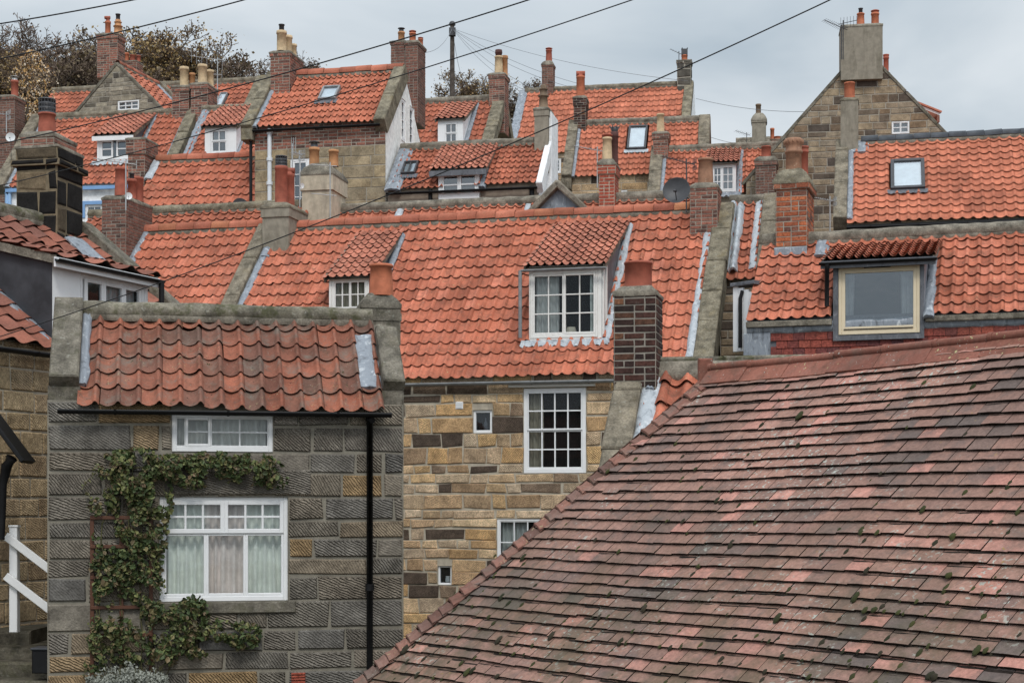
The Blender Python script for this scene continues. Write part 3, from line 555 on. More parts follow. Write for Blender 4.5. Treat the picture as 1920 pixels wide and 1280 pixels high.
def cowl(parent, P, r, kind):
    mb = MB(M['metd'] if kind != 'metal' else M['metal'], M['potR'], M['metal'], M['potO'])
    if kind in ('lid', 'metal'):
        mb.lathe(P, [(r*.78, -.05), (r*.78, r*.7), (r*.7, r*.7), (r*.7, -.05)], 14)
        for k in range(4): A = pi/4+pi*k/2; x = V((r*.7*cos(A), r*.7*sin(A), 0)); mb.tube([P+x+Z*(r*.6), P+x+Z*(r*1.15)], r*.07, 5)
        mb.lathe(P, [(.0, r*1.5), (r*1.15, r*1.16), (r*1.2, r*1.08), (.001, r*1.12)], 14, 2 if kind == 'metal' else 0)
    elif kind == 'cage':
        for k in range(16): A = 2*pi*k/16; mb.tube([P+V((r*cos(A), r*sin(A), -.03)), P+V((r*cos(A), r*sin(A), r*1.7))], r*.05, 4)
        for z in (.0, .55, 1.1, 1.65): mb.lathe(P, [(r*1.03, r*z), (r*1.03, r*z+.02), (r*.97, r*z+.02), (r*.97, r*z)], 16)
        mb.lathe(P, [(.001, r*1.9), (r*.9, r*1.8), (r*1.08, r*1.72), (r*.9, r*1.68), (.001, r*1.7)], 16, 2); mb.lathe(P, [(r*.75, -.02), (r*.75, r*1.6), (.001, r*1.6)], 12)
    elif kind == 'stub':
        mb.lathe(P, [(r*.5, -.05), (r*.5, r*1.1), (r*.62, r*1.12), (r*.62, r*1.3), (.001, r*1.32)], 12)
    elif kind == 'cap':
        mb.lathe(P, [(r*.8, -.04), (r*.8, r*.35), (r*1.15, r*.38), (r*1.2, r*.6), (r*.7, r*.8), (.001, r*.85)], 14, 1)
    elif kind == 'tee':
        mb.tube([P-V((r*1.15, 0, 0))+Z*(r*.7), P+V((r*1.15, 0, 0))+Z*(r*.7)], r*.72, 12, 1); mb.lathe(P, [(r*.8, -.1), (r*.8, r*.5), (.001, r*.5)], 12, 1)
    elif kind == 'spikes':
        mb.lathe(P, [(r*.9, -.05), (r, r*.4), (r*1.3, r*1.3), (r*1.1, r*1.3), (r*.6, r*.5), (.001, r*.5)], 12)
        for k in range(6): A = 2*pi*k/6; x = V((cos(A), sin(A), 0)); mb.tube([P+x*(r*1.15)+Z*(r*1.2), P+x*(r*1.45)+Z*(r*2.1)], [r*.3, r*.03], 4)
    elif kind == 'vents':
        mb.lathe(P, [(r*.85, -.05), (r*.85, r*2.2), (r*1.0, r*2.25), (.001, r*2.6)], 14)
        for z in (.5, 1.0, 1.5, 2.0): mb.lathe(P, [(r*.85, r*z-.01), (r*1.15, r*z-r*.14), (r*1.15, r*z-r*.06), (r*.85, r*z+r*.12)], 14)
    elif kind == 'hood':
        mb.tube([P+Z*(-.05), P+Z*(r*1.0), P+Z*(r*1.4)+V((-r*.5, -r*.2, 0))], r*.75, 12, 1); mb.tube([P+Z*(r*1.35)+V((-r*1.2, -r*.2, 0)), P+Z*(r*1.35)+V((r*.9, -r*.2, 0))], r*.62, 10, 1)
    elif kind == 'box':
        pl = wallpl(P, 0); mb.box(pl, -r, 0, r, r*2.1, -r, r, 0, .5, .01); mb.box(pl, -r*1.05, r*2.1, -r*.75, r*2.4, -r*1.1, r*1.1); mb.box(pl, r*.75, r*2.1, r*1.05, r*2.4, -r*1.1, r*1.1)
    mb.build('chimney_cowl', parent)
ST = dict(brR=('brick', 'mort', 'brR'), brO=('brick', 'mort', 'brO'), brD=('brick', 'mortD', 'brD'), brB=('brick', 'mortD', 'brB'), brS=('brick', 'mortW', 'brS'),
          rndG=('render', 'rndG', 'rndG'), rndC=('render', 'rndC', 'rndC'), stN=('stone', 'mort', 'stN'), stX=('stone', 'mortX', 'stX'), cop=('render', 'copA', 'copA'))
def chimney(root, x0, x1, yt, yb, Y, dep, st, yaw=12, sink=.6, corb=(), fl=(.16, .18), flm='cem', pots=(), seed=3, fx=1.0, label=None, brs=1.0):
    rg = random.Random(seed); pl = wallpl(W(x0, yb, Y), yaw); w = pl.hit(x1, yb)[0]; h = pl.hit(x0, yt)[1]; kind, mo, bk = ST[st]; u, hd = udir(yaw), hdir(yaw)
    mb = MB(M[mo], M['dk'], M[bk], M['cem']); k = Y/F; px = lambda q: q*k
    sty = dict(BRICK) if kind == 'brick' else dict(ch=(.3, .42), bl=(.42, .85), mo=.034, proud=.02, rough=.018, chf=.03)
    if kind == 'brick' and brs != 1: sty.update(ch=(.0745*brs, .0755*brs), bl=(.225*brs, .2251*brs))
    def ring(e, z0, z1, solid=False):
        O = pl.O-u*e-hd*e+Z*0
        for a, (P, d, L) in enumerate(((O, u, w+2*e), (O+u*(w+2*e), hd, dep+2*e), (O+u*(w+2*e)+hd*(dep+2*e), -u, w+2*e), (O+hd*(dep+2*e), -hd, dep+2*e))):
            wall(mb, Pl(P, d, Z), [(0, z0), (L, z0), (L, z1), (0, z1)], [], None if kind == 'render' or solid else sty, rg)
        for z, m in ((z1, 0), (z0, 0)):
            mb.face([O+Z*z, O+u*(w+2*e)+Z*z, O+u*(w+2*e)+hd*(dep+2*e)+Z*z, O+hd*(dep+2*e)+Z*z], 0)
    ring(0, -sink, h)
    for z0, z1, e in corb: ring(px(e), h-px(z0), h-px(z1), False)
    o = mb.build('chimney', root)
    if label: o['label'] = label
    top = h-px(min([c[1] for c in corb], default=0)); top = max(top, h); e = px(max([c[2] for c in corb if c[1] <= .5], default=0))
    mb = MB(M[flm]); ins = fl[1]*min(w, dep)
    def loop(e, z, j=.012): return [p+Z*rg.uniform(-j, j)*.6 for p in (pl.P(-e, 0)+Z*z-hd*e, pl.P(w/2, 0)+Z*(z)-hd*e, pl.P(w+e, 0)+Z*z-hd*e, pl.P(w+e, 0)+hd*(dep/2)+Z*z, pl.P(w+e, 0)+Z*z+hd*(dep+e), pl.P(w/2, 0)+Z*z+hd*(dep+e), pl.P(-e, 0)+Z*z+hd*(dep+e), pl.P(-e, 0)+hd*(dep/2)+Z*z)]
    fh = fl[0]; ls = [loop(e+.012, top-.02), loop(e+.015, top+.025), loop(e-ins*.35, top+fh*.55), loop(e-ins, top+fh*.9), loop(e-ins*1.6, top+fh)]
    mb.grid(ls, 0, .5, True, True); mb.face(ls[-1]); mb.build('flaunching', o)
    for p in pots:
        fx_, fy_, rp, hp, pm, ps = p[:6]; P = pl.P(w*fx_, 0)+hd*(dep*fy_)+Z*(top+fh*.8); pot(o, P, px(rp), px(hp), pm, ps)
        for cw in p[6:]: cowl(o, P+Z*px(hp), px(rp)*(.9 if cw != 'stub' else 1), cw)
    o_ = dict(o=o, pl=pl, w=w, h=h, top=top); return o_
def aerial(label, P, mast, bdir, L, n, el, mat='metal', refl=True, vert=False, group='television aerials', tilt=0.0, mr=.014, er=.005):
    t = thing('tv_aerial', label, 'aerial', P, group); P = V(P); bd = V(bdir).normalized(); sd = bd.cross(Z).normalized(); ed = Z if vert else sd; T = P+Z*mast
    mb = MB(M[mat]); mb.tube([P-Z*.2, T+Z*.08], mr, 6); mb.build('mast', t)
    mb = MB(M[mat]); A, B = T-bd*(L*.25), T+bd*(L*.75)+Z*tilt; mb.tube([A, B], er*1.8, 6)
    for i in range(n):
        q = A+(B-A)*(.12+.86*i/max(1, n-1)); l = el*(1-.35*i/n); mb.tube([q-ed*l, q+ed*l], er, 4)
    mb.build('boom', t)
    if refl:
        mb = MB(M[mat])
        for s_ in (-1, 1):
            c = A+Z*(s_*el*.55)
            for k in range(5): o = (k-2)*el*.32; mb.tube([c+sd*o-Z*(el*.35), c+sd*o+Z*(el*.35)], er, 4)
            for z in (-.35, .35): mb.tube([c-sd*(el*.64)+Z*(z*el), c+sd*(el*.64)+Z*(z*el)], er, 4)
        mb.tube([A-Z*el*.9, A+Z*el*.9], er*1.2, 5); mb.build('reflector', t)
    return t
def dish(label, P, r, face, mat='metd', stem=None, group='satellite dishes'):
    P = V(P); f = V(face).normalized(); t = thing('satellite_dish', label, 'satellite dish', P, group)
    mb = MB(M[mat]); mb.lathe(P-f*.06*r, [(.001, 0), (r*.35, r*.04), (r*.7, r*.14), (r*.97, r*.28), (r, r*.3), (r*.99, r*.27), (r*.7, r*.11), (r*.35, r*.01), (.001, -.02)], 28, 0, .5, f); mb.build('reflector', t)
    mb = MB(M['metd']); E = P+f*(r*.95)-Z*(r*.35); mb.tube([P-Z*(r*.8)+f*(r*.1), E], r*.035, 6); mb.tube([E-f*(r*.05)+Z*.0, E-f*(r*.22)+Z*(r*.06)], r*.11, 10); mb.tube([E-V((r*.14, 0, 0)), E+V((r*.02, 0, 0))], r*.09, 8); mb.build('receiver_arm', t)
    mb = MB(M['metd']); S = V(stem) if stem is not None else P-f*r*.6-Z*r*.5; mb.tube([P-f*.02, P-f*(r*.35), S], r*.06, 6); mb.build('bracket', t); return t
# ---------------------------------------------------------------- the houses
def RY(H, x, y): return H.R.P(*H.R.hit(x, y)).y
RND = random.Random(77)
# --- the grey stone cottage at the front
A = House('cottage', 'grey tooled stone cottage with creeper, mossy old pantiles and a fat red pot', (430, 764, 18.6), -12, 45, (152, 665), (706, 665), (430, 590), base=-3.5, wl=.345, wr=.25, seed=11)
fw = A.FW; wu, wl_ = fw.rect(322, 776, 512, 846), fw.rect(299, 931, 540, 1128)
A.walls(dict(ch=(.2, .31), bl=(.32, 1.1), mo=.03, proud=.024, rough=.013, chf=.016), None, None, fh=[wu, wl_], mort='mortA', blk='stA')
A.roof('pto', 38.6, 6, d=.036, r=.045, lift=.03, tr=.7, jit=1.6, sag=.05)
r_ = A.ridge('cem', 'copM', .11); A.gutter('blk', -.22, A.w+.08, .055, .02, -.09)
A.coping('L', .33, 'copA', -.3, .2, .28, None, 0, (1.0, 1.6), lead=.1, kneel=.5); A.coping('R', .26, 'copA', -.3, .2, .3, A.L*.78, 0, (1.4, 1.6), lead=.3, kneel=.5)
window(A.root, fw, wu, ((0, 0, .1, 1, 1, 1, .012), (.1, 0, .37, 1, 1, 2, .03, .004), (.37, 0, 1, 1, 2, 2, .015)), curt=((0, 1, 'net'),), rec=.01, rng=A.rng, gl='glc')
window(A.root, fw, wl_, ((0, .66, .5, 1, 3, 2, .045, .008), (.5, .66, 1, 1, 3, 2, .045, .008), (0, 0, .35, .66, 1, 1, .028), (.35, 0, .68, .66, 1, 1, .028), (.68, 0, 1, .66, 1, 1, .028)), curt=((.02, .36, 'curG', (0, .99)), (.34, .52, 'curP', (0, .99), .05), (.5, .69, 'curP', (0, .99), -.05), (.68, .99, 'curG', (0, .99))), rec=.02, rng=A.rng, gl='glc', sill=('copA', .14, .09), bar=.026)
mb = MB(M['stA']); a, b, c, d = fw.rect(310, 882, 583, 926); mb.box(fw, a, b, c, d, 0, .036, 0, .75, .012, (RND, .008)); mb.build('lintel', A.root)
a, b = fw.hit(692, 780); a2, b2 = fw.hit(692, 1236)
A.pipe([A.R.P(A.w-.15, -.09)-Z*.07, fw.P(a, b, .07), fw.P(a, b2-.8, .07)], 'blk', .038, rings=[fw.P(a, fw.hit(692, y)[1], .07) for y in (782, 1100)])
a, b, c, d = fw.rect(546, 1258, 572, 1290); mb = MB(M['brS']); [mb.box(fw, a, b+(d-b)*k/6, c, b+(d-b)*(k+.7)/6, .0, .045, 0, .3, .004) for k in range(6)]; mb.build('air_brick', A.root)
yr = RY(A, 720, 600)
ch = chimney(A.root, 677, 751, 574, 600, yr-.12, .42, 'cop', -12, .3, corb=((26, 12, 2),), fl=(.2, .25), flm='copA', pots=((.56, .5, 23.5, 60, 'potO', 'taper'),), seed=5)
# --- left house, seen along its wall
B = House('house', 'buff stone house with long white dormer, slate cheek and sooty black stone chimney', (95, 652, 20.8), -66, 38, -4.0, 4.35, (60, 411), base=-3.5, seed=12)
D_ = dormer(B, 98, 641, 277, 482, 14, 44, 7, win=(150, 536, 270, 655), lights=((0, 0, .06, 1, 1, 1, .02), (.06, 0, .36, 1, 1, 1, .05), (.36, 0, .7, 1, 1, 1, .05), (.7, 0, 1, 1, 1, 1, .05)), cheek='slate', rm='ptb', curt=((.5, .98, 'curW'),), gut='blk', fas='white', wkw=dict(sash=.04), gl='glb', tkw=dict(jit=1.8, d=.04, tr=.7), flash='lead', apron=None, fleft=True)
mb = MB(M['blk']); q = B.last; P = q['Dp'].P(q['wd']+.17, -.05); mb.tube([P-Z*.05, P-Z*.15, P-Z*2], .04, 8); mb.build('downpipe', D_)
B.walls(dict(ch=(.22, .31), bl=(.3, .6), mo=.024, proud=.02, rough=.009, chf=.014), None, None, mort='mortW', blk='stB')
B.roof('ptb', 30, 13, jit=1.8, d=.04, r=.03, tr=.6); B.ridge('cem', 'copM', .12); B.gutter('blk', 0, None, .06); B.coping('R', .3, 'copA', -.3, .16, lead=None, off=-.05, L=(1.0, 2.0))
mb = MB(M['lead']); lead_strip(mb, B.R, B.w-.75, B.w-.3, B.L-1.3, B.L-.45, .06, B.rng); mb.build('lead_flashing', B.root)
ch = chimney(B.root, 31, 107, 277, 424, 25.2, .85, 'stX', 12, .9, corb=((36, 25, 8), (25, 0, 1)), fl=(.03, .05), seed=8)
ch2 = chimney(B.root, 38, 101, 256, 277, 25.25, .75, 'brR', 12, .02, fl=(.1, .15), pots=((.52, .4, 17, 40, 'potR', 'taper', 'cage'),), seed=9)
# --- main terrace in the middle
C = House('house', 'honey stone house with broad orange roof and two dormers, behind the grey cottage', (930, 707, 30), 14, 45, (452, 560), (1306, 640), (930, 409), base=-3.2, seed=21)
fw = C.FW; h1, h2, h3, h4 = fw.rect(982, 726, 1099, 887), fw.rect(887, 768, 923, 812), fw.rect(932, 972, 1046, 1062), fw.rect(821, 1060, 847, 1096)
C.walls(dict(ch=(.16, .33), bl=(.24, .85), mo=.026, proud=.024, rough=.02, chf=.016), RUBBLE, None, fh=[h1, h2, h3, h4], mort='mortW', blk='stC')
window(C.root, fw, h1, ((0, 0, 1, .5, 4, 2, .028), (0, .5, 1, 1, 4, 2, .028, .012)), fw=.07, rec=-.005, curt=((0, .26, 'curE'),), bar=.026, rng=C.rng)
window(C.root, fw, h2, ((0, 0, 1, 1, 1, 1, 0),), fw=.05, rec=.02, rng=C.rng, gl='glb'); window(C.root, fw, h4, ((0, 0, 1, 1, 1, 1, 0),), fw=.035, rec=.02, rng=C.rng, gl='glb')
window(C.root, fw, h3, ((0, 0, 1, 1, 4, 2, .02),), fw=.045, rec=0, curt=((0, .5, 'net'),), rng=C.rng, bar=.022)
mb = MB(M['whiteW']); a, b, c, d = fw.rect(955, 712, 1117, 727); mb.box(fw, a, b, c, d, .0, .1, 0, .5, .012); mb.build('lintel_board', C.root)
mb = MB(M['white']); a, b, c, d = fw.rect(855, 753, 869, 767); mb.box(fw, a, b, c, d, .0, .04, 0, .5, .006); [mb.box(fw, a+.02, b+.02+k*.03, c-.02, b+.036+k*.03, .04, .05) for k in range(4)]; mb.build('wall_vent', C.root)
D_ = dormer(C, 992, 640, 1128, 500, 25, 15.5, 11, win=(994, 506, 1121, 634), lights=((0, 0, .5, 1, 2, 3, .035), (.5, 0, 1, 1, 2, 3, .035, .006)), fm='whiteW', cheek='leadD', front='whiteW', curt=((.02, .4, 'curW'), (.9, 1, 'curG')), gut='gry', wkw=dict(bar=.024), apron='leadL', flash='leadL')
q = C.last; mb = MB(M['whiteW'])
sp = Pl(q['O']+C.u*q['wd'], C.h, Z)
for t in (.03, .33): mb.box(sp, t, .0+t, t+.07, q['hw']+t*.45, .0, .04, 0, .5, .006)
mb.build('cheek_frame', D_)
mb = MB(M['gry']); P = q['Dp'].P(-.03, -.05)-Z*.06; mb.tube([P, P-Z*.25, P-Z*(q['hw']-.15)], .035, 8); mb.build('downpipe', D_)
C_d2 = dormer(C, 617, 592, 692, 519, 31, 16, 10, win=(622, 521, 690, 584), lights=((0, 0, .5, 1, 2, 2, .025), (.5, 0, 1, 1, 2, 2, .025, .004)), fm='whiteW', cheek='leadD', front='whiteW', curt=((0, 1, 'curE'),), apron='lead', flash='lead', wkw=dict(bar=.022))
C.roof('pt', 20, 15, jit=1.1, sag=.04); C.ridge('tile', r=.135); C.gutter('gry', C.R.hit(757, 705)[0]-.2, C.R.hit(1160, 700)[0], .06)
C.coping('R', .38, 'copY', -.35, .14, .1, None, 0, (.9, 1.5), lead=.16, lm='leadL', kneel=.3)
C.coping('L', .33, 'cop', -.2, .13, -.05, None, 0, (1, 1.6), lead=.16)
yr = RY(C, 528, 440); ch = chimney(C.root, 492, 541, 390, 492, yr-.35, 1.0, 'rndG', 14, .8, corb=((18, 0, 2.5),), fl=(.14, .2), flm='cop', pots=((.52, .3, 12, 72, 'potR', 'drum', 'cage'), (.55, .75, 9, 66, 'potR', 'drum', 'tee')), seed=13)
mb = MB(M['lead']); lead_strip(mb, C.R, -.02, .2, C.L-1.1, C.L, .05, C.rng, bulge=.03); mb.build('lead_flashing', C.root)
yr = RY(C, 1320, 415); ch = chimney(C.root, 1294, 1345, 352, 428, yr-.3, .62, 'brR', 14, .7, corb=((6, 0, 1.2),), fl=(.12, .2), pots=((.5, .5, 15, 50, 'potS', 'taper'),), seed=14)
D = House('house', 'orange roofed house whose brown brick stack carries three red pots', (930, 707, 30), 14, 45, (222, 520), (436, 560), (930, 404), base=-3.0, seed=22)
D.walls(None, None, None, mort='mortW', blk='stC'); D.roof('pt', 19.5, 15, jit=1.0, sag=.03); D.ridge('tile', r=.135)
yr = RY(D, 262, 440); ch = chimney(D.root, 191, 236, 374, 492, yr-.75, 1.25, 'brB', 14, .9, corb=(), fl=(.1, .1), pots=((.66, .12, 12, 53, 'potR', 'taper'), (.78, .42, 8.5, 38, 'potR', 'rim', 'stub'), (.72, .68, 11.5, 47, 'potR', 'drum')), seed=15)
mb = MB(M['lead']); lead_strip(mb, D.R, -.02, .2, D.L-1.5, D.L-.05, .05, D.rng, bulge=.03); mb.build('lead_flashing', D.root)
# --- strips of roof just behind the main ridge
E1 = House('house', 'orange roof strip with yellow lichened ridge, just behind the stack with three red pots', (390, 470, 35.5), 14, 45, (148, 440), (560, 440), (390, 393), seed=23)
E1.walls(None, mort='mortW'); E1.roof('pt3', 17, 7); E1.ridge('cem', 'copY', .12)
E2 = House('house', 'long orange roof strip carrying a tapered cream stack and a smooth red brick stack', (800, 462, 35), 12, 45, (618, 420), (1330, 400), (820, 386), seed=24)
E2.walls(None, mort='mortW'); E2.roof('pt', 16, 7); E2.ridge('cem', 'cem', .12)
for x, w in ((628, 9), (742, 14), (982, 12)): mb = MB(M['leadL']); lead_strip(mb, E2.R, E2.R.hit(x, 400)[0], E2.R.hit(x+w, 400)[0], E2.L-1.2, E2.L-.15, .06, E2.rng); mb.build('lead_flashing', E2.root)
ch = chimney(E2.root, 566, 622, 340, 412, RY(E2, 640, 395)-.6, 1.0, 'rndC', 12, .8, corb=((18, -12, 3),), fl=(.32, .3), flm='cem', pots=((.22, .4, 10, 36, 'potT', 'rim', 'lid'), (.85, .45, 9.5, 31, 'potT', 'rim')), seed=16)
ch = chimney(E2.root, 1123, 1152, 309, 392, RY(E2, 1140, 378)-.2, .62, 'brS', 12, .6, corb=((18, 0, 2.5),), fl=(.14, .2), pots=((.45, .3, 9.5, 44, 'potB', 'taper', 'cap'), (.8, .8, 7, 60, 'potD', 'rim', 'spikes')), seed=17)
# gablet on that roof
P0 = W(1045, 346, 33.6); up = udir(12); hh = hdir(12); k = 33.6/F
bd = MB(M['lead'], M['cem'], M['pt']); gl_, gr_ = P0-up*(58*k)-Z*(58*k), P0+up*(62*k)-Z*(58*k)
bd.face([P0+hh*.12, gl_+hh*.12, gr_+hh*.12], 0); g_ = bd.build('gablet', E2.root)
mb = MB(M['cem'])
for e_ in (gl_, gr_):
    d_ = (e_-P0).normalized(); nn = Z*abs(d_.dot(up))+up*(abs(d_.z) if d_.dot(up) > 0 else -abs(d_.z)); pl_ = Pl(P0, d_, nn); L_ = (e_-P0).length
    if pl_.n.y > 0: pl_.n = -pl_.n
    mb.box(pl_, -.05, -.05, L_+.1, .08, -.25, .06, 0, .5, .02, (RND, .008))
mb.build('verge', g_)
mb = MB(M['pt'])
pr_ = roofpl(gr_, 12-90, 44); pantiles(mb, Pl(P0+hh*2.2-Z*(58*k)+up*(62*k), -hh, (P0-gr_)), 0, 2.1, 0, (P0-gr_).length, 9, 4, rng=RND); mb.build('gablet_roof', g_)
mb = MB(M['cem']); mortar_roll(mb, P0+hh*.05, P0+hh*2.4, up, .09, RND); mb.build('ridge', g_)
# --- house with the white gable
Fh = House('house', 'tall house with red brick band over pale stone and a white painted gable', (600, 232, 39.5), 12, 44, (478, 232), (722, 222), (640, 137), base=4.2, seed=31)
fw = Fh.FW; hw_ = fw.rect(545, 297, 580, 400); bb = fw.hit(600, 277)[1]
g1, g2 = Fh.RW.rect(752, 190, 760, 262), Fh.RW.rect(767, 205, 776, 272)
Fh.walls(None, None, None, fh=[hw_], rh=[g1, g2], mort='rndW', blk='stF')
mb = MB(M['mort'], M['dk'], M['stF'], M['brR'])
fp = fw.moved(0, 0, .006); sheet(mb, fp, [(0, 0), (Fh.w, 0), (Fh.w, Fh.Ht), (0, Fh.Ht)], [hw_])
blocks(mb, fp, [(0, bb-3.2), (Fh.w, bb-3.2), (Fh.w, bb), (0, bb)], [hw_], rng=Fh.rng, ch=(.22, .34), bl=(.4, .9), mo=.018, proud=.012, rough=.006, chf=.008)
blocks(mb, fp, [(0, bb+.005), (Fh.w, bb+.005), (Fh.w, Fh.Ht), (0, Fh.Ht)], [hw_], rng=Fh.rng, m=3, **{**BRICK, 'ch': (.0815, .083), 'bl': (.24, .2401), 'mo': .02}); mb.build('facing', Fh.root)
window(Fh.root, fw, hw_, ((0, 0, 1, 1, 2, 4, .04),), fw=.06, rec=.0, rng=Fh.rng, gl='glr')
for g_ in (g1, g2): window(Fh.root, Fh.RW, g_, ((0, 0, 1, 1, 1, 4, .03),), fw=.07, rec=.0, rng=Fh.rng, gl='glr')
skylight(Fh, 597, 192, 640, 167, 'gry'); Fh.roof('pt2', 11.6, 9, sag=.03); Fh.ridge('tile', r=.13); Fh.gutter('blk', 0, Fh.w-.1)
Fh.coping('L', .28, 'copY', -.2, .14, -.1, None, 0, lead=.12, kneel=.25); Fh.coping('R', .3, 'copY', -.3, .12, -.1, None, -.25, kneel=None, back=False)
Fh.pipe([fw.P(fw.hit(507, 300)[0], fw.hit(507, y)[1], .06) for y in (243, 385)], 'pipew', .055, 'waste_pipe', rings=[fw.P(*fw.hit(507, y), .06) for y in (250, 300, 345)])
Fh.pipe([fw.P(fw.hit(472, 300)[0], fw.hit(472, y)[1], .06) for y in (236, 400)], 'blk', .04)
yr = RY(Fh, 530, 150); ch = chimney(Fh.root, 507, 543, 100, 158, yr-.45, 1.0, 'brR', 12, .9, corb=((7, 0, 1.5),), fl=(.08, .15), pots=((.5, .12, 9.5, 38, 'potB', 'rim', 'stub'), (.55, .5, 9, 37, 'potB', 'rim'), (.6, .85, 7, 28, 'potB', 'rim')), seed=18)
yg = 43.8; ch = chimney(Fh.root, 733, 759, 80, 190, yg, .7, 'brB', 12, .6, corb=((5, 0, 1.5),), fl=(.07, .15), pots=((.5, .5, 6.5, 22, 'potT', 'rim', 'lid'),), seed=19)
ch = chimney(Fh.root, 760, 783, 80, 190, yg-.15, .8, 'brB', 12, .6, corb=((5, 0, 1.5),), fl=(.07, .15), pots=((.4, .3, 6.5, 18, 'potO', 'rim', 'cap'), (.8, .7, 5, 12, 'potO', 'rim', 'cap')), seed=20)
# --- low extension with the wide dormer
G = House('house', 'low house with taupe rendered wall, wide white dormer and white end gable', (860, 350, 38.6), 12, 45, (727, 350), (1008, 343), (880, 272), seed=32)
D_ = dormer(G, 822, 350, 899, 317, 33, 12, 8, win=(823, 319, 899, 374), lights=((0, 0, .5, 1, 1, 2, .05), (.5, 0, 1, 1, 1, 2, .05, .004)), cheek='leadD', curt=((0, 1, 'curW', (.84, 1)),), fas='leadD', drop=.46, wkw=dict(bar=.04), apron=None, gl='glr', fw=.07, ov=.2)
skylight(G, 752, 331, 786, 308, 'metd', 'glr', 1); G.roof('pt3', 11.8, 8); G.ridge('cem', 'cem', .1); G.gutter('blk')
G.walls(None, None, None, mort='rndT', blk='stC')
mb = MB(M['rndP']); sheet(mb, G.RW.moved(0, 0, .012), [(-.05, 0), (G.D, 0), (G.D, G.Ht+.1), (G.D/2, G.Ht+G.D/2+.2), (-.05, G.Ht+.1)], []); mb.box(G.R, G.w-.02, -.1, G.w+.13, G.L+.05, -.2, .1, 0, .5, .02); gt_ = G.RW.hit(1034, 222)[1]; mb.box(G.RW, G.D*.42, 0, G.D*.8, gt_, -.05, .135, 0, .5, .02); mb.build('end_wall', G.root)
mb = MB(M['lead']); lead_strip(mb, G.R, -.05, .35, -.05, G.L, .05, G.rng); mb.build('lead_flashing', G.root)
G.pipe([G.FW.P(*G.FW.hit(808, y), .05) for y in (356, 395)], 'blk', .05); G.pipe([G.FW.P(*G.FW.hit(998, y), .05) for y in (350, 395)], 'blk', .06)
ch = chimney(G.root, 1002, 1028, 206, 270, RY(G, 1010, 268)-.25, .55, 'rndG', 12, .7, corb=((12, 0, 1.5),), fl=(.07, .12), pots=((.5, .5, 9, 47, 'potK', 'bulb'),), seed=25)
# --- left upper rows
H = House('house', 'white and blue painted house with a twin sash white dormer', (141, 347, 46), 9, 46, (22, 330), (320, 290), (200, 216), seed=33)
dormer(H, 182, 304, 247, 254, 30, 11, 9, win=(186, 259, 243, 300), lights=((0, 0, .44, 1, 1, 2, .05), (.56, 0, 1, 1, 1, 2, .05)), cheek='leadD', fas='white', gl='glr', apron='leadL', flash='lead', wkw=dict(bar=.035), fw=.04)
fw = H.FW; hb = fw.rect(160, 383, 192, 402); H.walls(None, None, None, fh=[hb], mort='rndP', blk='stC'); window(H.root, fw, hb, ((0, 0, 1, 1, 2, 1, .04),), fm='white', fw=.03, rec=.02, rng=H.rng, gl='glr')
mb = MB(M['blue']); a, b, c, d = hb; mb.box(fw, a-.1, b-.1, a, d+.1, 0, .03); mb.box(fw, c, b-.1, c+.1, d+.1, 0, .03); mb.box(fw, a, d, c, d+.1, 0, .028); mb.build('window_surround', H.root)
H.fascia('blue', 0, H.w, .1, -.03); H.roof('pt', 11.6, 12); H.ridge('cem', 'cop', .11)
H.pipe([fw.P(*fw.hit(9, 356), .06), fw.P(*fw.hit(14, 366), .06), fw.P(*fw.hit(14, 420), .06)], 'bluep', .05); H.pipe([fw.P(*fw.hit(22, 352), .06), fw.P(*fw.hit(20, 366), .06), fw.P(*fw.hit(20, 420), .06)], 'bluep', .05, 'waste_pipe')
H.coping('L', .36, 'cop', -.2, .14, lead=.14); H.coping('R', .33, 'copY', -.2, .16, .3, None, .0, lead=.1)
ch = chimney(H.root, -14, 27, 182, 232, RY(H, 25, 222)-.3, .7, 'brB', 9, 4.0, corb=((6, 0, 1.5),), fl=(.08, .15), pots=((.82, .4, 7, 30, 'potR', 'rim', 'metal'),), seed=26)
J = House('house', 'orange roofed cottage whose white dormer has a broad white cheek, beside cream pots', (400, 292, 45.6), 9, 46, (345, 288), (478, 280), (440, 203), seed=34)
dormer(J, 384, 291, 443, 237, 29.5, 11, 8, win=(395, 242, 426, 288), lights=((0, 0, 1, .5, 2, 1, .03), (0, .5, 1, 1, 2, 1, .03, .006)), cheek='rndP', curt=((0, 1, 'curW', (.6, 1)),), fas=None, gl='glr', fw=.03, wkw=dict(bar=.028), flash='lead', apron='leadL')
J.walls(None, None, None, mort='rndP'); J.roof('pt', 11.6, 9); J.ridge('cem', 'cop', .1)
mb = MB(M['lead']); lead_strip(mb, J.R, -.02, .22, 0, J.L, .05, J.rng); mb.build('lead_flashing', J.root)
yr = RY(H, 335, 215); ch = chimney(J.root, 323, 354, 164, 224, yr-.15, .6, 'brR', 9, .6, corb=((8, 0, 1.6),), fl=(.08, .12), pots=((.55, .4, 8.5, 37, 'potB', 'rim'), (.9, .7, 6, 28, 'potT', 'rim')), seed=27)
ch = chimney(J.root, 358, 389, 159, 220, yr-.35, .85, 'brR', 9, .6, corb=((8, 0, 1.6),), fl=(.08, .12), pots=((.55, .25, 9, 36, 'potB', 'rim'), (.75, .7, 7, 32, 'potB', 'rim')), seed=28)
I_ = House('house', 'small orange roof with terracotta ridge tiles below the broad white dormer cheek', (380, 398, 40), 10, 45, (256, 380), (492, 390), (380, 298), seed=35)
I_.walls(None, mort='mortW'); I_.roof('pt', 15.5, 7); I_.ridge('tile', r=.13)
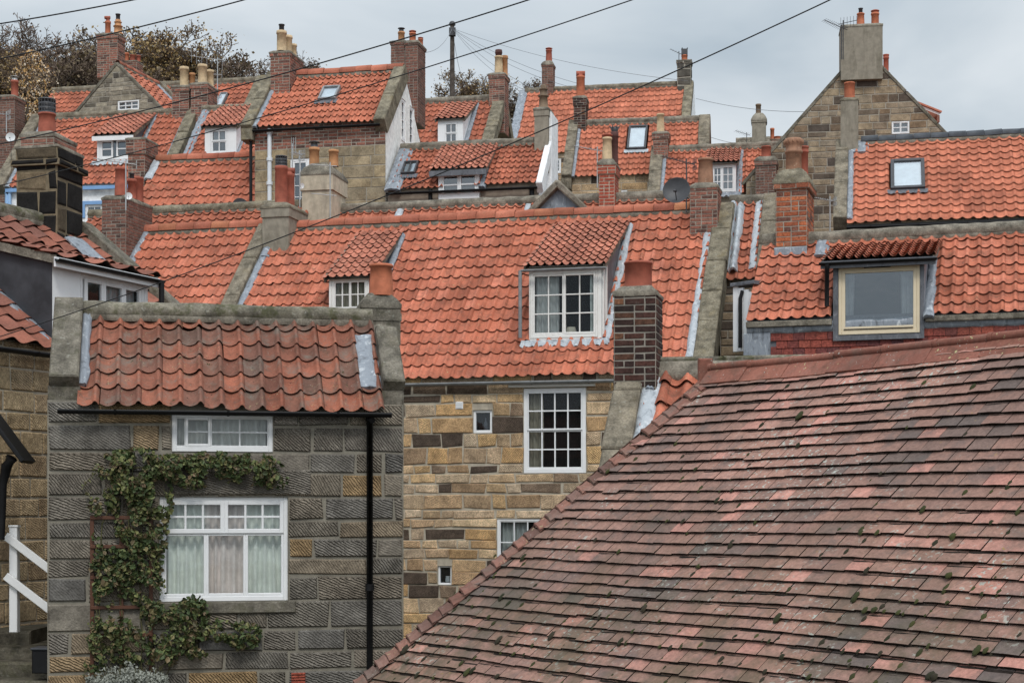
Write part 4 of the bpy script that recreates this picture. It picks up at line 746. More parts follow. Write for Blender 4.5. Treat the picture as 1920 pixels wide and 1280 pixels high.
ch = chimney(I_.root, 240, 271, 262, 326, RY(I_, 285, 305)-.4, .75, 'brR', 10, .7, corb=((28, 0, 3),), fl=(.06, .12), seed=29)
mb = MB(M['leadL']); lead_strip(mb, I_.R, -.1, .12, I_.L-.9, I_.L-.05, .06, I_.rng); mb.build('lead_flashing', I_.root)
# --- stone gable house at the top of the slope
K = House('house', 'soot stained stone gable house topped by a brick stack with two odd pots', (336, 240, 52), -74, 45, 0.0, 2.7, 3.2, seed=36, oh=.1)
kh = K.LW.rect(221, 187, 261, 209); K.walls(None, None, dict(ch=(.11, .2), bl=(.16, .55), mo=.02, proud=.014, rough=.012, chf=.01), lh=[kh], mort='mort', blk='stK')
window(K.root, K.LW, kh, ((0, 0, 1, 1, 3, 2, .01),), fw=.045, rec=-.01, rng=K.rng, bar=.03, gl='glr'); K.roof('pt', 6.2, 14); K.ridge('tile', r=.1)
K.coping('L', .14, 'copA', -.03, .06, -.1, None, -.11); K.coping('R', .3, 'cop', -.2, .16, -.1, None, 0, lead=.2)
ch = chimney(K.root, 182, 220, 66, 118, K.LW.O.y-.12, .55, 'brR', 12, .5, corb=((8, 0, 1.8),), fl=(.07, .12), pots=((.35, .5, 5.5, 26, 'potO', 'rim', 'hood'), (.85, .5, 8, 28, 'potT', 'bulb', 'stub')), seed=30)
ch = chimney(K.root, 232, 256, 116, 150, 54.6, .5, 'brR', 12, .4, fl=(.05, .1), pots=((.1, .3, 4, 16, 'potO', 'rim'), (.5, .4, 5.5, 12, 'potR', 'drum'), (.9, .5, 4, 12, 'potR', 'rim', 'lid')), seed=41)
Lh = House('house', 'long orange roof behind the soot stained gable, ending in yellow lichened coping', (400, 222, 58), 11, 45, (68, 220), (463, 195), (420, 154), seed=37)
skylight(Lh, 403, 202, 428, 178, 'gry'); Lh.walls(None, mort='mortW'); Lh.roof('pt3', 10.8, 8); Lh.ridge('cem', 'cop', .12); Lh.coping('R', .36, 'copY', -.2, .2, -.1, None, 0, lead=None)
mb = MB(M['lead']); lead_strip(mb, Lh.R, Lh.w+.46, Lh.w+.75, 0, Lh.L, .0, Lh.rng); mb.build('lead_flashing', Lh.root)
# --- centre and right upper rows
Mh = House('house', 'orange roof with narrow white dormer, ending in a stone gable below a cream pot', (850, 276, 52), 12, 46, (770, 270), (906, 262), (850, 189), seed=38)
dormer(Mh, 821, 275, 868, 224, 28, 11, 8, win=(833, 229, 858, 271), lights=((0, 0, 1, .5, 2, 1, .03), (0, .5, 1, 1, 2, 1, .03, .006)), cheek='rndP', fw=.035, gl='glr', wkw=dict(bar=.028), flash='lead', apron='leadL')
Mh.walls(None, RUBBLE, None, mort='mort', blk='stF'); Mh.roof('pt3', 11.2, 9); Mh.ridge('cem', 'cem', .12); Mh.coping('R', .4, 'copY', -.2, .14, lead=None)
ch = chimney(Mh.root, 917, 946, 141, 200, RY(Mh, 930, 185)-.3, .65, 'brR', 12, .9, corb=((7, 0, 1.6),), fl=(.1, .15), pots=((.5, .45, 8, 34, 'potB', 'taper'), (.5, .45, 6.5, 46, 'potD', 'rim'), (.8, .8, 6, 38, 'potT', 'rim')), seed=42)
N = House('house', 'topmost wide orange roof ending in a white gable with small dark stone stack', (1150, 283, 62), 10, 45, (962, 275), (1278, 222), (1150, 164), seed=39)
nh = N.FW.rect(1039, 297, 1052, 325); N.walls(RUBBLE, None, None, fh=[nh], mort='mort', blk='stC', rec=.3); window(N.root, N.FW, nh, ((0, 0, 1, 1, 2, 3, .03),), fw=.05, rec=.0, rng=N.rng, gl='glr')
N.roof('pt2', 10.6, 12, sag=.05); N.ridge('cem', 'cop', .12); N.coping('R', .36, 'copY', -.2, .14, lead=None, kneel=.3)
mb = MB(M['rndP']); sheet(mb, N.RW.moved(.0, 0, .37), [(-.02, 0), (N.D, 0), (N.D, N.Ht), (N.D/2, N.Ht+N.D/2), (-.02, N.Ht)], []); mb.build('end_wall', N.root)
mb = MB(M['lead']); lead_strip(mb, N.R, -.25, .1, 0, N.L, .05, N.rng); mb.build('lead_flashing', N.root)
ch = chimney(N.root, 1270, 1295, 114, 160, RY(N, 1280, 158)-.3, .6, 'stN', 10, .7, corb=((5, 0, 1.5),), fl=(.03, .1), pots=((.5, .5, 6, 12, 'potO', 'rim', 'box'),), seed=43)
ch = chimney(N.root, 1016, 1037, 122, 175, RY(N, 1030, 170)-.2, .5, 'brB', 10, .6, corb=((4, 0, 1),), fl=(.22, .28), pots=((.55, .5, 6.2, 22, 'potR', 'taper', 'cap'),), seed=44)
O = House('house', 'orange roof with grey roof window over a stone wall, behind the smooth red stack', (1140, 330, 48), 9, 46, (1073, 320), (1307, 310), (1200, 228), seed=40)
oh_ = O.FW.rect(1165, 356, 1176, 374); O.walls(dict(ch=(.2, .32), bl=(.4, .8), mo=.018, proud=.01, rough=.006, chf=.012), RUBBLE, None, fh=[oh_], mort='mortW', blk='stC'); window(O.root, O.FW, oh_, ((0, 0, 1, 1, 1, 1, .03),), fw=.05, rec=0, rng=O.rng, gl='glr')
skylight(O, 1175, 284, 1215, 240, 'metd', apron='leadL'); O.roof('pt2', 10.4, 10); O.ridge('cem', 'cem', .11); O.coping('L', .3, 'cop', -.25, .16, lead=.1, kneel=.3); O.coping('R', .34, 'cop', -.25, .16, lead=None)
yr = RY(O, 1090, 232); ch = chimney(O.root, 1076, 1098, 184, 240, yr-.25, .6, 'brD', 9, .8, corb=((14, 0, 1.6),), fl=(.08, .15), pots=((.5, .4, 8, 40, 'potO', 'drum', 'tee'),), seed=45)
P_ = House('house', 'orange roof with a white twelve pane dormer between the satellite dish and the stone gable', (1340, 364, 46), 10, 46, (1237, 360), (1510, 350), (1360, 276), seed=46)
dormer(P_, 1329, 363, 1380, 306, 25, 9.5, 7, win=(1334, 309, 1378, 360), lights=((0, 0, .45, 1, 2, 3, .05), (.45, 0, 1, 1, 2, 3, .035, .006)), cheek='lead', fw=.035, gl='glr', wkw=dict(bar=.024), curt=((.5, 1, 'curW'),), flash='lead', apron='lead')
P_.walls(None, mort='mortW'); P_.roof('pt', 10.6, 9); P_.ridge('cem', 'cem', .1); P_.coping('L', .36, 'cop', -.2, .15, lead=.12)
ch = chimney(P_.root, 1225, 1252, 251, 300, RY(P_, 1240, 285)-.3, .6, 'brR', 10, .7, corb=((10, 0, 2),), fl=(.08, .15), pots=((.45, .4, 7.5, 36, 'potB', 'taper'),), seed=47)
ch = chimney(P_.root, 1417, 1455, 302, 378, 43.6, .7, 'brB', 12, 1.0, corb=((9, 0, 2),), fl=(.14, .15), pots=((.48, .5, 9, 24, 'potR', 'drum'),), seed=48)
Q = House('house', 'narrow slip of orange roof with pale lead gutters between two brick stacks', (1385, 525, 31.2), 14, 46, (1354, 490), (1421, 490), (1390, 376), seed=49)
Q.walls(RUBBLE, None, None, mort='mort', blk='stT'); Q.roof('pt3', 17, 11); Q.ridge('cem', 'cem', .1); Q.coping('R', .34, 'cop', -.3, .16, .25, None, 0, (.7, 1.0), lead=.17, lm='leadL', kneel=.2)
mb = MB(M['leadL']); lead_strip(mb, Q.R, .02, .17, .2, Q.L-.2, .08, Q.rng, .08); lead_strip(mb, Q.R, .17, .33, .2, Q.L-.3, .08, Q.rng, .1); mb.build('lead_valley', Q.root)
mb = MB(M['white'], M['leadD']); p_ = wallpl(W(1374, 660, 29.6), 50)
for k in range(4): mb.box(p_, k*.13, 0, k*.13+.122, 1.22-k*.05, -.04, .0, 0, .5, .006)
mb.box(p_, -.03, 1.2, .56, 1.27, -.3, .05, 1, .5, .01); mb.build('boarded_porch', Q.root)
mb = MB(M['blk']); mb.tube([W(1392, 545, 29.4), W(1388, 560, 29.4), W(1388, 652, 29.4)], .035, 8); mb.build('downpipe', Q.root)
Rh = House('house', 'orange roofed house with cream framed picture window dormer and tile hung wall', (1560, 597, 28), 18, 42, (1408, 560), 9.6, (1700, 440), seed=50)
fw = Rh.FW
D_ = dormer(Rh, 1562, 594, 1733, 489, 16, 15, 8, win=(1572, 494, 1725, 628), lights=((0, 0, 1, 1, 1, 1, .06),), fm='cream', cheek='lead', front='leadD', rm='pt3', fas='leadD', gut='blk', drop=.42, fw=.055, gl='glr', ov=.2, oe=.15, curt=((0, .16, 'net'), (.78, 1, 'net')), apron=None, tkw=dict(jit=.8), soff='cem', exm=.13)
q = Rh.last; mb = MB(M['blk']); P = q['Dp'].P(.12, -.05)-Z*.08; P2 = q['Fp'].P(-.1, q['hw']-.3, .06); mb.tube([P, P-Z*.1, P2, P2-Z*.5], .04, 8); mb.build('downpipe', D_)
mb = MB(M['blk']); a, b, c, d = q['Fp'].rect(1620, 499, 1670, 503); mb.box(q['Fp'], a, b, c, d, 0, .03, 0, .5, .005); a, b, c, d = q['Fp'].rect(1582, 614, 1712, 617); mb.box(q['Fp'], a, b, c, d, 0, .012); mb.build('trickle_vent', D_)
Rh.walls(None, mort='leadD'); Rh.roof('pt', 21, 9, jit=1.3); Rh.ridge('cem', 'cem', .13)
mb = MB(M['cem']); pw_ = wallpl(Rh.R.P(0, .03)-Z*.13, 18); [mb.box(pw_, s0, 0, s1, .1, -.1, .04, 0, .5, .01, (RND, .005)) for s0, s1 in ((0, q['a0']-.02), (q['a0']+q['wd']+.02, Rh.w))]; mb.build('eave_bedding', Rh.root)
mb = MB(M['lead']); b1 = Rh.Ht-.1; lead_strip(mb, Pl(fw.P(0, b1, .0), -Z, fw.u), -.03, .18, .0, Rh.w, .05, Rh.rng); mb.box(fw, -.06, b1-1.2, .42, b1-.16, 0, .05, 0, .4, .01); mb.build('lead_apron', Rh.root)
mb = MB(M['hung']); rg = random.Random(4)
for j in range(8):
    for i in range(44):
        a = .42+i*.2+(j % 2)*.1; mb.box(Pl(fw.P(a, b1-.315-j*.135, .0), fw.u, (Z-fw.n*.12)), .003, 0, .197, .17, .02, .04, 0, rg.random(), .003)
mb.build('tile_hanging', Rh.root)
ch = chimney(Rh.root, 1455, 1513, 352, 470, RY(Rh, 1485, 466), .95, 'brO', 18, .5, corb=((4, -8, 4.5),), fl=(.3, .26), flm='copY', pots=((.5, .32, 16, 64, 'potS', 'crown'), (.72, .78, 9.5, 58, 'potR', 'bead')), seed=51, brs=1.25)
mb = MB(M['lead']); mb.box(wallpl(W(1452, 481, RY(Rh, 1485, 466)-.06), 18), 0, 0, .6, .16, 0, .03, 0, .5, .02, (RND, .01)); lead_strip(mb, Rh.R, Rh.R.hit(1528, 460)[0], Rh.R.hit(1556, 460)[0], Rh.L-.62, Rh.L-.1, .05, Rh.rng, .015); mb.build('lead_flashing', Rh.root)
S = House('house', 'bright orange roof with blue clay ridge and a large grey framed roof window', (1700, 415, 38), 13, 45, (1588, 400), 7.5, (1750, 259), seed=52)
skylight(S, 1670, 360, 1733, 303, 'metd'); S.roof('pt2', 18.6, 13); S.ridge('tile', 'rblue', .12, a0=.3); S.gutter('blk', 0, None, .06); S.fascia('blk', 0, S.w, .12)
S.walls(RUBBLE, None, None, mort='mort', blk='stT'); S.coping('L', .32, 'cop', -.3, .12, .1, None, .0, (1.2, 1.8), lead=.14)
mb = MB(M['lead']); lead_strip(mb, S.R, -.02, .5, S.L-.55, S.L-.05, .06, S.rng); mb.build('lead_flashing', S.root)
ch = chimney(S.root, 1576, 1609, 188, 276, RY(S, 1600, 265)-.3, .6, 'rndG', 13, .8, fl=(.09, .2), flm='copY', pots=((.5, .5, 10, 32, 'potO', 'drum'),), seed=53)
T = House('house', 'tall brown stone gable house topped by one massive rendered stack', (1850, 330, 43.4), -80, 48, 0.0, 6.0, 4.9, seed=54, oh=.1)
th = T.LW.rect(1672, 227, 1705, 252); T.walls(None, None, dict(ch=(.14, .24), bl=(.25, .65), mo=.022, proud=.014, rough=.008, chf=.01), lh=[th], mort='mort', blk='stT')
window(T.root, T.LW, th, ((0, 0, .5, 1, 1, 2, .022), (.5, 0, 1, 1, 1, 2, .022, .004)), fw=.025, bar=.025, rec=-.01, rng=T.rng, gl='glr', curt=((0, 1, 'curW'),)); T.roof('pt', 8, 16)
T.coping('L', .14, 'copA', -.03, .05, -.1, None, -.11)
ch = chimney(T.root, 1577, 1655, 50, 142, T.LW.P(T.D/2, 0).y-.14, .85, 'rndG', 8, .12, fl=(.1, .14), flm='rndG', pots=((.5, .5, 7.5, 26, 'potO', 'taper', 'stub'), (.85, .5, 7.5, 26, 'potO', 'rim', 'cap')), seed=55)
ch = chimney(T.root, 1657, 1668, 138, 175, 46.5, .4, 'brR', 8, .6, fl=(.05, .1), pots=((.5, .5, 5.5, 36, 'potR', 'bead'),), seed=56)
p_ = Pl(W(1722, 196, 46.8), V((.93, .0, -.37)), V((.37, 0, .93))); p_.n = V((0, -1, 0)); k = 46.8/F
mb = MB(M['ptd'], M['white'], M['glb'], M['brR']); mb.box(p_, -.1, 0, 45*k, 3*k, -1.8, .1, 0, .5); mb.box(p_, -.1, -5*k, 44*k, -.01, -1.7, .04, 1, .5)
q_ = wallpl(W(1722, 230, 46.8), -60); mb.box(q_, .1, 0, 38*k, 14*k, -.05, 0, 2, .5); mb.box(wallpl(W(1757, 229, 46.7), 0), 0, 0, 5*k, 12*k, -1, 0, 3); mb.build('dormer', T.root)
U = House('cottage', 'distant cottage showing only a domed rendered stack and a bit of grey roof', (1420, 300, 70), 10, 40, (1378, 295), (1470, 295), (1420, 262), seed=57)
U.walls(None, mort='rndT'); U.roof('cem', 9, 6, sag=.0); U.ridge('cem', 'cem', .1)
ch = chimney(U.root, 1410, 1436, 226, 275, 69.5, .62, 'rndG', 10, .6, corb=((4, 0, 1.5),), fl=(.38, .3), flm='rndG', pots=((.45, .5, 5.2, 20, 'potK', 'rim'),), seed=58)
ch = chimney(U.root, 1446, 1465, 262, 290, 70, .5, 'brR', 10, .6, fl=(.05, .1), pots=((.1, .5, 4, 22, 'potO', 'rim'), (.6, .5, 6, 6, 'potO', 'drum')), seed=59)
# --- near roofs, lower right
Vh = House('cottage', 'cottage with tall dark brick stack and squat red pot behind the big tiled roof', (1300, 686, 17.6), 13, 42, (1212, 740), 3.9, (1300, 684), E=-2.6, base=-3.5, seed=60)
Vh.walls(None, mort='mortW'); Vh.roof('pt', 45, 7, d=.04, r=.045, tr=.55, lift=.05); mb = MB(M['copM']); rg = Vh.rng
pr_ = Pl(Vh.R.P(0, Vh.L), Vh.u, Z); slx = 0
while slx < Vh.w: L_ = rg.uniform(.7, 1.3); mb.box(pr_, slx-.1, -.04, slx-.1+L_-.01, .085, -.14, .09, 0, .5, .025, (rg, .008)); slx += L_
rd = mb.build('ridge_stone', Vh.root); mb = MB(M['cem']); fillet(mb, Vh.R, 0, Vh.w, Vh.L-.28, Vh.L-.06, .07, rg, tw=.25); mb.build('mortar_fillet', rd)
Vh.coping('L', .3, 'cop', -.3, .12, .1, Vh.L-.1, .05, (.9, 1.1), lead=.15, lm='leadL')
yv = RY(Vh, 1200, 705); ch = chimney(Vh.root, 1151, 1230, 552, 706, yv-.2, .5, 'brD', 13, .5, corb=(), fl=(.1, .12), flm='cem', pots=((.5, .5, 26, 52, 'potR', 'drum'),), seed=61)
mb = MB(M['lead']); lead_strip(mb, Vh.R, -.02, .1, Vh.L-.5, Vh.L-.02, .07, rg, .02); mb.build('lead_flashing', Vh.root)
# --- big plain tile roof
r = V((.573, -.82, 0)).normalized(); q = V((-r.y*-1, 0, 0)); q = V((r.y, -r.x, 0)); PW = R_(47); P0 = W(1330, 696, 12.5); RL = 6.2
Wp = Pl(P0, r, -q*cos(PW)+Z*sin(PW)); HS = .494
Wr = thing('house', 'house under the broad mottled brown and pink plain tile roof with moss', 'house', P0+r*3+q*1.0-Z*(P0.z+3.5), ROW)
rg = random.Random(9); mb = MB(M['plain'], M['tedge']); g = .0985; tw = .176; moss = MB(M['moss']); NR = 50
def mblob(P, s, st=1.7):
    n = 9; rows = []
    for j in range(4):
        f = j/3; rr = s*cos(f*pi/2*.98)
        rows.append([P+Wp.u*(rr*cos(2*pi*k/n)*rg.uniform(.75, 1.3))+Wp.v*(rr*st*sin(2*pi*k/n)*rg.uniform(.75, 1.3))+Wp.n*(s*.55*sin(f*pi/2)) for k in range(n)])
    moss.grid(rows, 0, rg.random(), True, True)
def wc(a, b): return .03*nz(a*.45, b*.6, 4.2)+.007*nz(a*1.4, b*1.1, 8)
for j in range(NR):
    b = -(j+1)*g-.02; ah = b*HS+.12; off = (tw/2 if j % 2 else 0)+.02*nz(j*.9, 3, 1); i0 = int((ah-off)/tw)-1; wob = rg.gauss(0, .003)
    for i in range(i0, int((RL-off)/tw)+1):
        a0 = off+i*tw; a1 = a0+tw-rg.uniform(.003, .008)
        if a1 < ah+.06: continue
        a0c = max(a0, ah+.02); db = wob+rg.gauss(0, .0028)-.010*nz(a0*1.1, j*.37, 2)
        rot = rg.gauss(0, .0035); cl = .030+rg.gauss(0, .0022); sl = 0
        if rg.random() < .012: db -= rg.uniform(.01, .035); rot += rg.gauss(0, .03); cl += .006
        rv = rg.random(); rv = min(.95, max(0, rv*.7+.15+.75*nz(a0*.6, b*.9, 5))) if rv < .965 else rv
        if rg.random() < 1.1*max(0, nz(a0*.6+3, b*.9, 9)-.22): rv = rg.uniform(.95, 1)
        cam = rg.uniform(.001, .005); AX = [a0c, (a0c+a1)/2, a1]; bl = [b+db-rot*(x-a0) for x in AX]; tp_ = b+g+.05
        lo = [Wp.P(x, y, cl+cam*(k == 1)+wc(x, b)) for k, (x, y) in enumerate(zip(AX, bl))]; up_ = [Wp.P(x, tp_, .0+cam*(k == 1)*.5+wc(x, tp_)) for k, x in enumerate(AX)]
        un = [p-Wp.n*.013 for p in lo]; mb.grid([lo, up_], 0, rv, False); mb.grid([un, lo], 1, rv, False); mb.grid([[p-Wp.v*-.09-Wp.n*.006 for p in un], un], 1, rv, False)  # lip and underside near-black: edge grime plus painted row shadow
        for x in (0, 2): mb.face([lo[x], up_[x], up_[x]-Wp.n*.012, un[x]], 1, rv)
        if j > 1 and rg.random() < .15+.6*max(0, (j-8)/40): mblob(Wp.P(a0+rg.uniform(-.004, .003), b+rg.uniform(-.002, .05), cl*.8+wc(a0, b)-.003), rg.choice((.006, .008, .01, .013, .017)), rg.uniform(1.3, 2.2))
        den = .08+.6*max(0, (j-15)/34)*(1+1.2*nz(a0*.8, b*.8, 3))
        if j > 1 and rg.random() < den:
            for _ in range(rg.choice((1, 1, 2))): mblob(Wp.P(rg.uniform(a0c, a1), b+db-.004+rg.uniform(0, .012), cl+wc(a0, b)-.003), rg.choice((.008, .011, .014, .019))*rg.uniform(.8, 1.3)*(1+.45*(rg.random() < .1)), rg.uniform(1.0, 1.8))
        if j > 30 and nz(a0*.6, b*1.1, 14)+.012*(j-40) > .3:
            for _ in range(6): mblob(Wp.P(rg.uniform(a0c, a1), b+rg.uniform(0, g*.9), cl*.6+wc(a0, b)-.002), rg.uniform(.006, .014))
wroof = mb.build('roof', Wr); moss.build('moss', wroof)['kind'] = 'stuff'
dn = -Wp.v; hl = NR*g+.1; hipd = (Wp.P(-HS*1.0, -1)-P0); ql = hl*cos(PW)
mb = MB(M['plain'], M['dk'])   # hip end, back slope
h0 = Wp.P(-HS*hl, -hl); hb0 = P0-(r*(HS*hl))-q*ql-Z*(hl*sin(PW)); mb.face([P0, h0-Z*.03, hb0-Z*.03], 0, .3); e0 = P0+r*RL; bk = -q*ql-Z*(hl*sin(PW)); mb.face([P0-Z*.02, e0-Z*.02, e0+bk, hb0], 0, .3); mb.face([P0-Z*.05, h0-Z*.06, Wp.P(RL, -hl, -.05), e0-Z*.05], 1); mb.build('rear_slopes', wroof)
mb = MB(M['stB'], M['dk']); zb = -3.6
for A_, B_ in ((h0, Wp.P(RL, -hl)), (hb0, h0), (e0+bk, hb0), (Wp.P(RL, -hl), e0+bk)):
    A2, B2 = A_+(P0+r*3-A_).normalized()*.2, B_+(P0+r*3-B_).normalized()*.2; mb.face([V((A2.x, A2.y, zb)), V((B2.x, B2.y, zb)), V((B2.x, B2.y, B_.z)), V((A2.x, A2.y, A_.z))], 0)
mb.build('wall', Wr)
mb = MB(M['bonnet'], M['cem']); mo_ = MB(M['copA']); hd_ = (Wp.P(-HS, -1)-P0).normalized(); lf = (-r*.64-q*-.0); ln = (h0-P0).cross(hb0-P0).normalized(); ln = ln if ln.z > 0 else -ln; qq = -q.normalized()
for j in range(NR-1):
    b = -(j+1)*g-.028; c0 = Wp.P(b*HS+.12, b); cu = Wp.P((b+g*1.25)*HS+.12, b+g*1.25); rv = rg.random(); jt = rg.gauss(0, .008); rows = []
    for P, lift in ((c0+Z*jt, .07), (cu, .012)):
        P = P-Z*.03; Rr = P+r*(.12+jt)+Wp.n*(lift*.35+.03); Lf = P+(qq*.6-r*.8).normalized()*(.13+jt)-Z*.02+ln*(lift*.5); cr = P+Z*(lift*.8+.03)-r*.012
        rows.append([Rr, Rr.lerp(cr, .5)+Z*.008, cr, cr.lerp(Lf, .5)+Z*.014, Lf])
    mb.grid(rows, 0, rv); un = [p-Z*.018 for p in rows[0]]; mb.grid([un, rows[0]], 0, rv); mb.grid([un, [p+hd_*-.1 for p in un]], 0, rv)
    mo_.grid([[p-Z*.002+hd_*-.015 for p in un], [p-Z*.03+hd_*-.018 for p in un], [p-Z*.03+hd_*-.09 for p in un]], 0, .5)
o = mb.build('bonnet_tiles', wroof); mo_.build('bedding_mortar', o)
mb = MB(M['wridge']); nn = 14; Lr = RL/nn
for i in range(nn):
    A_, B_ = .05+i*Lr, .05+(i+1)*Lr-.006; rv = rg.random(); jz = rg.gauss(0, .004); cA = wc(A_, 0)*.6
    pA, pB = [Wp.P(x, -.02, .03)+Z*(jz+cA) for x in (A_, B_)]
    mb.tube([pA+Z*.012, pA.lerp(pB, .06)+Z*.012, pB+Z*.012], [.028, .031, .031], 12, 0, rv); mb.tube([pA+Z*.012, pA+r*.035+Z*.012], .035, 12, 0, rv)
    for sgn in (1, -1):
        vv = Wp.v if sgn == 1 else (q*cos(PW)+Z*sin(PW)); n2 = Wp.n if sgn == 1 else (-q*sin(PW)+Z*cos(PW)); O_ = P0+Z*(jz+cA)
        ps = [O_+r*x+vv*(-y)+n2*c for x, y, c in ((A_, .0, .04), (B_, .0, .04), (B_, .185, .034), (A_, .185, .034))]; mb.face(ps, 0, rv); mb.face([ps[2], ps[3], ps[3]-n2*.016, ps[2]-n2*.016], 0, rv)
        for x in ((0, 3), (1, 2)): mb.face([ps[x[0]], ps[x[1]], ps[x[1]]-n2*.016, ps[x[0]]-n2*.016], 0, rv)
mb.build('ridge_tiles', wroof)
mb = MB(M['wridge']); fp = Pl(P0-r*.02, V((1, 0, 0)), Z); mb.box(fp, -.075, -.13, .035, .1, -.03, .045, 0, .4, .012)
for k in range(9): mb.lathe(P0+V((-.2+k*.035, -.06, -.235+.008*k*k*.45-(.02 if k < 2 else 0))), [(.0, -.02), (.022, -.012), (.026, .0), (.02, .016), (0, .022)], 7, 0, .3)
mb.face([P0+V((-.075, -.05, -.1)), P0+V((-.2, -.05, -.24)), P0+V((.04, -.05, -.2)), P0+V((.1, -.05, -.05)), P0+V((.03, -.05, .0))], 0, .4); mb.box(Pl(P0+V((-.2, 0, -.24)), V((.75, 0, .66)), V((-.66, 0, .75))), 0, -.02, .2, .05, -.02, .05, 0, .4, .01); mb.build('ridge_finial', wroof)
# ---------------------------------------------------------------- creeper, shrub and other small things by the cottage
fw = A.FW; rg = random.Random(31)
def leaf(mb, P, n, s, r, tilt=.9):
    n = (n+V((rg.gauss(0, tilt), rg.gauss(0, tilt*.6), rg.gauss(0, tilt)))).normalized(); x = n.cross(V((rg.gauss(0, 1), rg.gauss(0, .3), rg.gauss(-.6, .6)))).normalized(); y = n.cross(x)
    f = n*(s*.18); mb.face([P-y*s*.55, P+x*s*.42-y*s*.1+f, P+x*s*.3+y*s*.3+f, P+y*s*.62, ], 0, r); mb.face([P-y*s*.55, P+y*s*.62, P-x*s*.3+y*s*.3+f, P-x*s*.42-y*s*.1+f], 0, r)
blobs = [(228, 870, 38, 24, 500), (255, 905, 52, 48, 1050), (232, 925, 36, 42, 480), (320, 878, 60, 26, 750), (400, 872, 60, 24, 700), (475, 880, 55, 28, 600), (515, 898, 26, 18, 130), (360, 900, 30, 16, 160), (290, 940, 34, 50, 620), (250, 985, 34, 45, 520), (255, 1040, 48, 52, 850), (215, 1075, 44, 44, 620), (275, 1095, 34, 45, 480), (200, 1112, 24, 22, 200), (210, 1175, 36, 26, 260), (240, 1210, 44, 32, 360), (182, 1190, 18, 40, 170), (285, 1140, 20, 30, 190), (300, 1225, 34, 26, 220), (355, 1165, 36, 42, 460), (365, 1205, 32, 28, 260), (408, 1180, 38, 20, 240), (455, 1190, 34, 25, 360), (320, 1150, 30, 18, 130), (365, 1130, 24, 12, 90), (300, 1000, 14, 40, 130), (180, 1240, 20, 20, 90), (330, 1200, 30, 30, 120), (182, 950, 14, 16, 40), (200, 890, 14, 14, 40), (265, 850, 26, 12, 70), (150+35, 1040, 8, 30, 30)]
cp = thing('climbing_plant', 'dark green creeper trained over the grey cottage wall around its big window', 'creeper', fw.P(fw.hit(240, 1280)[0], 0))
mb = MB(M['ivy'])
for x, y, rx, ry, n in blobs:
    for _ in range(int(n*1.1)):
        t, q_ = rg.uniform(0, 2*pi), rg.random()**.6; px, py = x+rx*q_*cos(t)*1.05, y+ry*q_*sin(t)*1.05; a, b = fw.hit(px, py)
        if nz(a*5, b*5, 3) < -.22 or nz(a*13, b*13, 5) < -.3: continue
        c = .04+.2*max(0, 1-q_*q_)*rg.random()**.7+.05*rg.random()
        leaf(mb, fw.P(a, b, c), fw.n, rg.choice((.028, .036, .043, .052, .066))*rg.uniform(.85, 1.15), min(1, max(0, rg.random()*.85+.25*nz(a*2.2, b*2.2, 6))))
sh_ = []
for _ in range(46):
    x, y, rx, ry, n = blobs[rg.randrange(len(blobs))]; t = rg.uniform(0, 2*pi); P = fw.P(*fw.hit(x+rx*cos(t), y+ry*sin(t)), .08); d_ = V((rg.gauss(0, .7), -.35, rg.gauss(.2, .7))).normalized(); pts = [P+d_*(k*.05)-Z*(.006*k*k) for k in range(rg.randrange(3, 7))]; sh_.append(pts)
    for p in pts[1:]:
        for _k in range(2): leaf(mb, p+V((rg.gauss(0, .015), 0, rg.gauss(0, .015))), fw.n, rg.uniform(.025, .055), rg.uniform(.2, 1))
mb.build('foliage', cp); mb = MB(M['stem'])
for pts in sh_: mb.tube(pts, .004, 4)
for pts in ([(188, 1275), (186, 1150), (190, 1000), (215, 910)], [(232, 1278), (229, 1190), (230, 1110), (240, 960), (250, 870)], [(268, 1275), (264, 1180), (258, 1040), (262, 920)], [(180, 1180), (182, 1130), (196, 1080)], [(240, 880), (330, 872), (430, 868), (530, 895)], [(300, 1250), (340, 1215), (390, 1195), (470, 1190)], [(310, 1270), (345, 1190), (365, 1130)]):
    P = [fw.P(*fw.hit(*p), .05+.02*rg.random()) for p in pts]; Q = []
    for p0, p1 in zip(P, P[1:]): Q += [p0.lerp(p1, t/5)+V((rg.gauss(0, .012), 0, rg.gauss(0, .008))) for t in range(5)]
    mb.tube(Q+[P[-1]], .008, 5)
mb.build('stem', cp)
tr = thing('trellis', 'brown wooden trellis behind the creeper beside the big cottage window', 'trellis', fw.P(fw.hit(230, 1280)[0], 0)); mb = MB(M['trell'])
for x in (173, 228, 283): a = fw.hit(x, 1000)[0]; mb.box(fw, a-.022, 0, a+.022, fw.hit(x, 966)[1], .03, .055, 0, .5, .004)
for y in (970, 1024, 1082, 1138, 1190): a, b = fw.hit(170, y); a2 = fw.hit(287, y)[0]; mb.box(fw, a, b-.02, a2, b+.02, .056, .075, 0, .5, .004)
mb.build('lattice', tr)
sh = thing('shrub', 'low silvery grey leaved shrub at the foot of the cottage wall', 'shrub', W(245, 1420, 18.1)); mb = MB(M['shrub'])
for _ in range(2300):
    t = rg.uniform(0, 2*pi); q_ = rg.random()**.5; P = W(238+78*q_*cos(t), 1290-(34+26*nz(t*1.3, q_*2, 2)+14*rg.random()**3)*rg.random()**.5*(1-.45*q_), 18.2+.35*q_*sin(t)); leaf(mb, P, V((0, -1, .6)), rg.uniform(.018, .036), rg.random())
mb.build('foliage', sh); mb = MB(M['stem'])
for _ in range(60): P = W(238+rg.uniform(-70, 70), 1240+rg.uniform(0, 30), 18.2+rg.uniform(-.25, .25)); mb.tube([W(238+rg.uniform(-30, 30), 1420, 18.2), P], .004, 3)
mb.build('stem', sh)
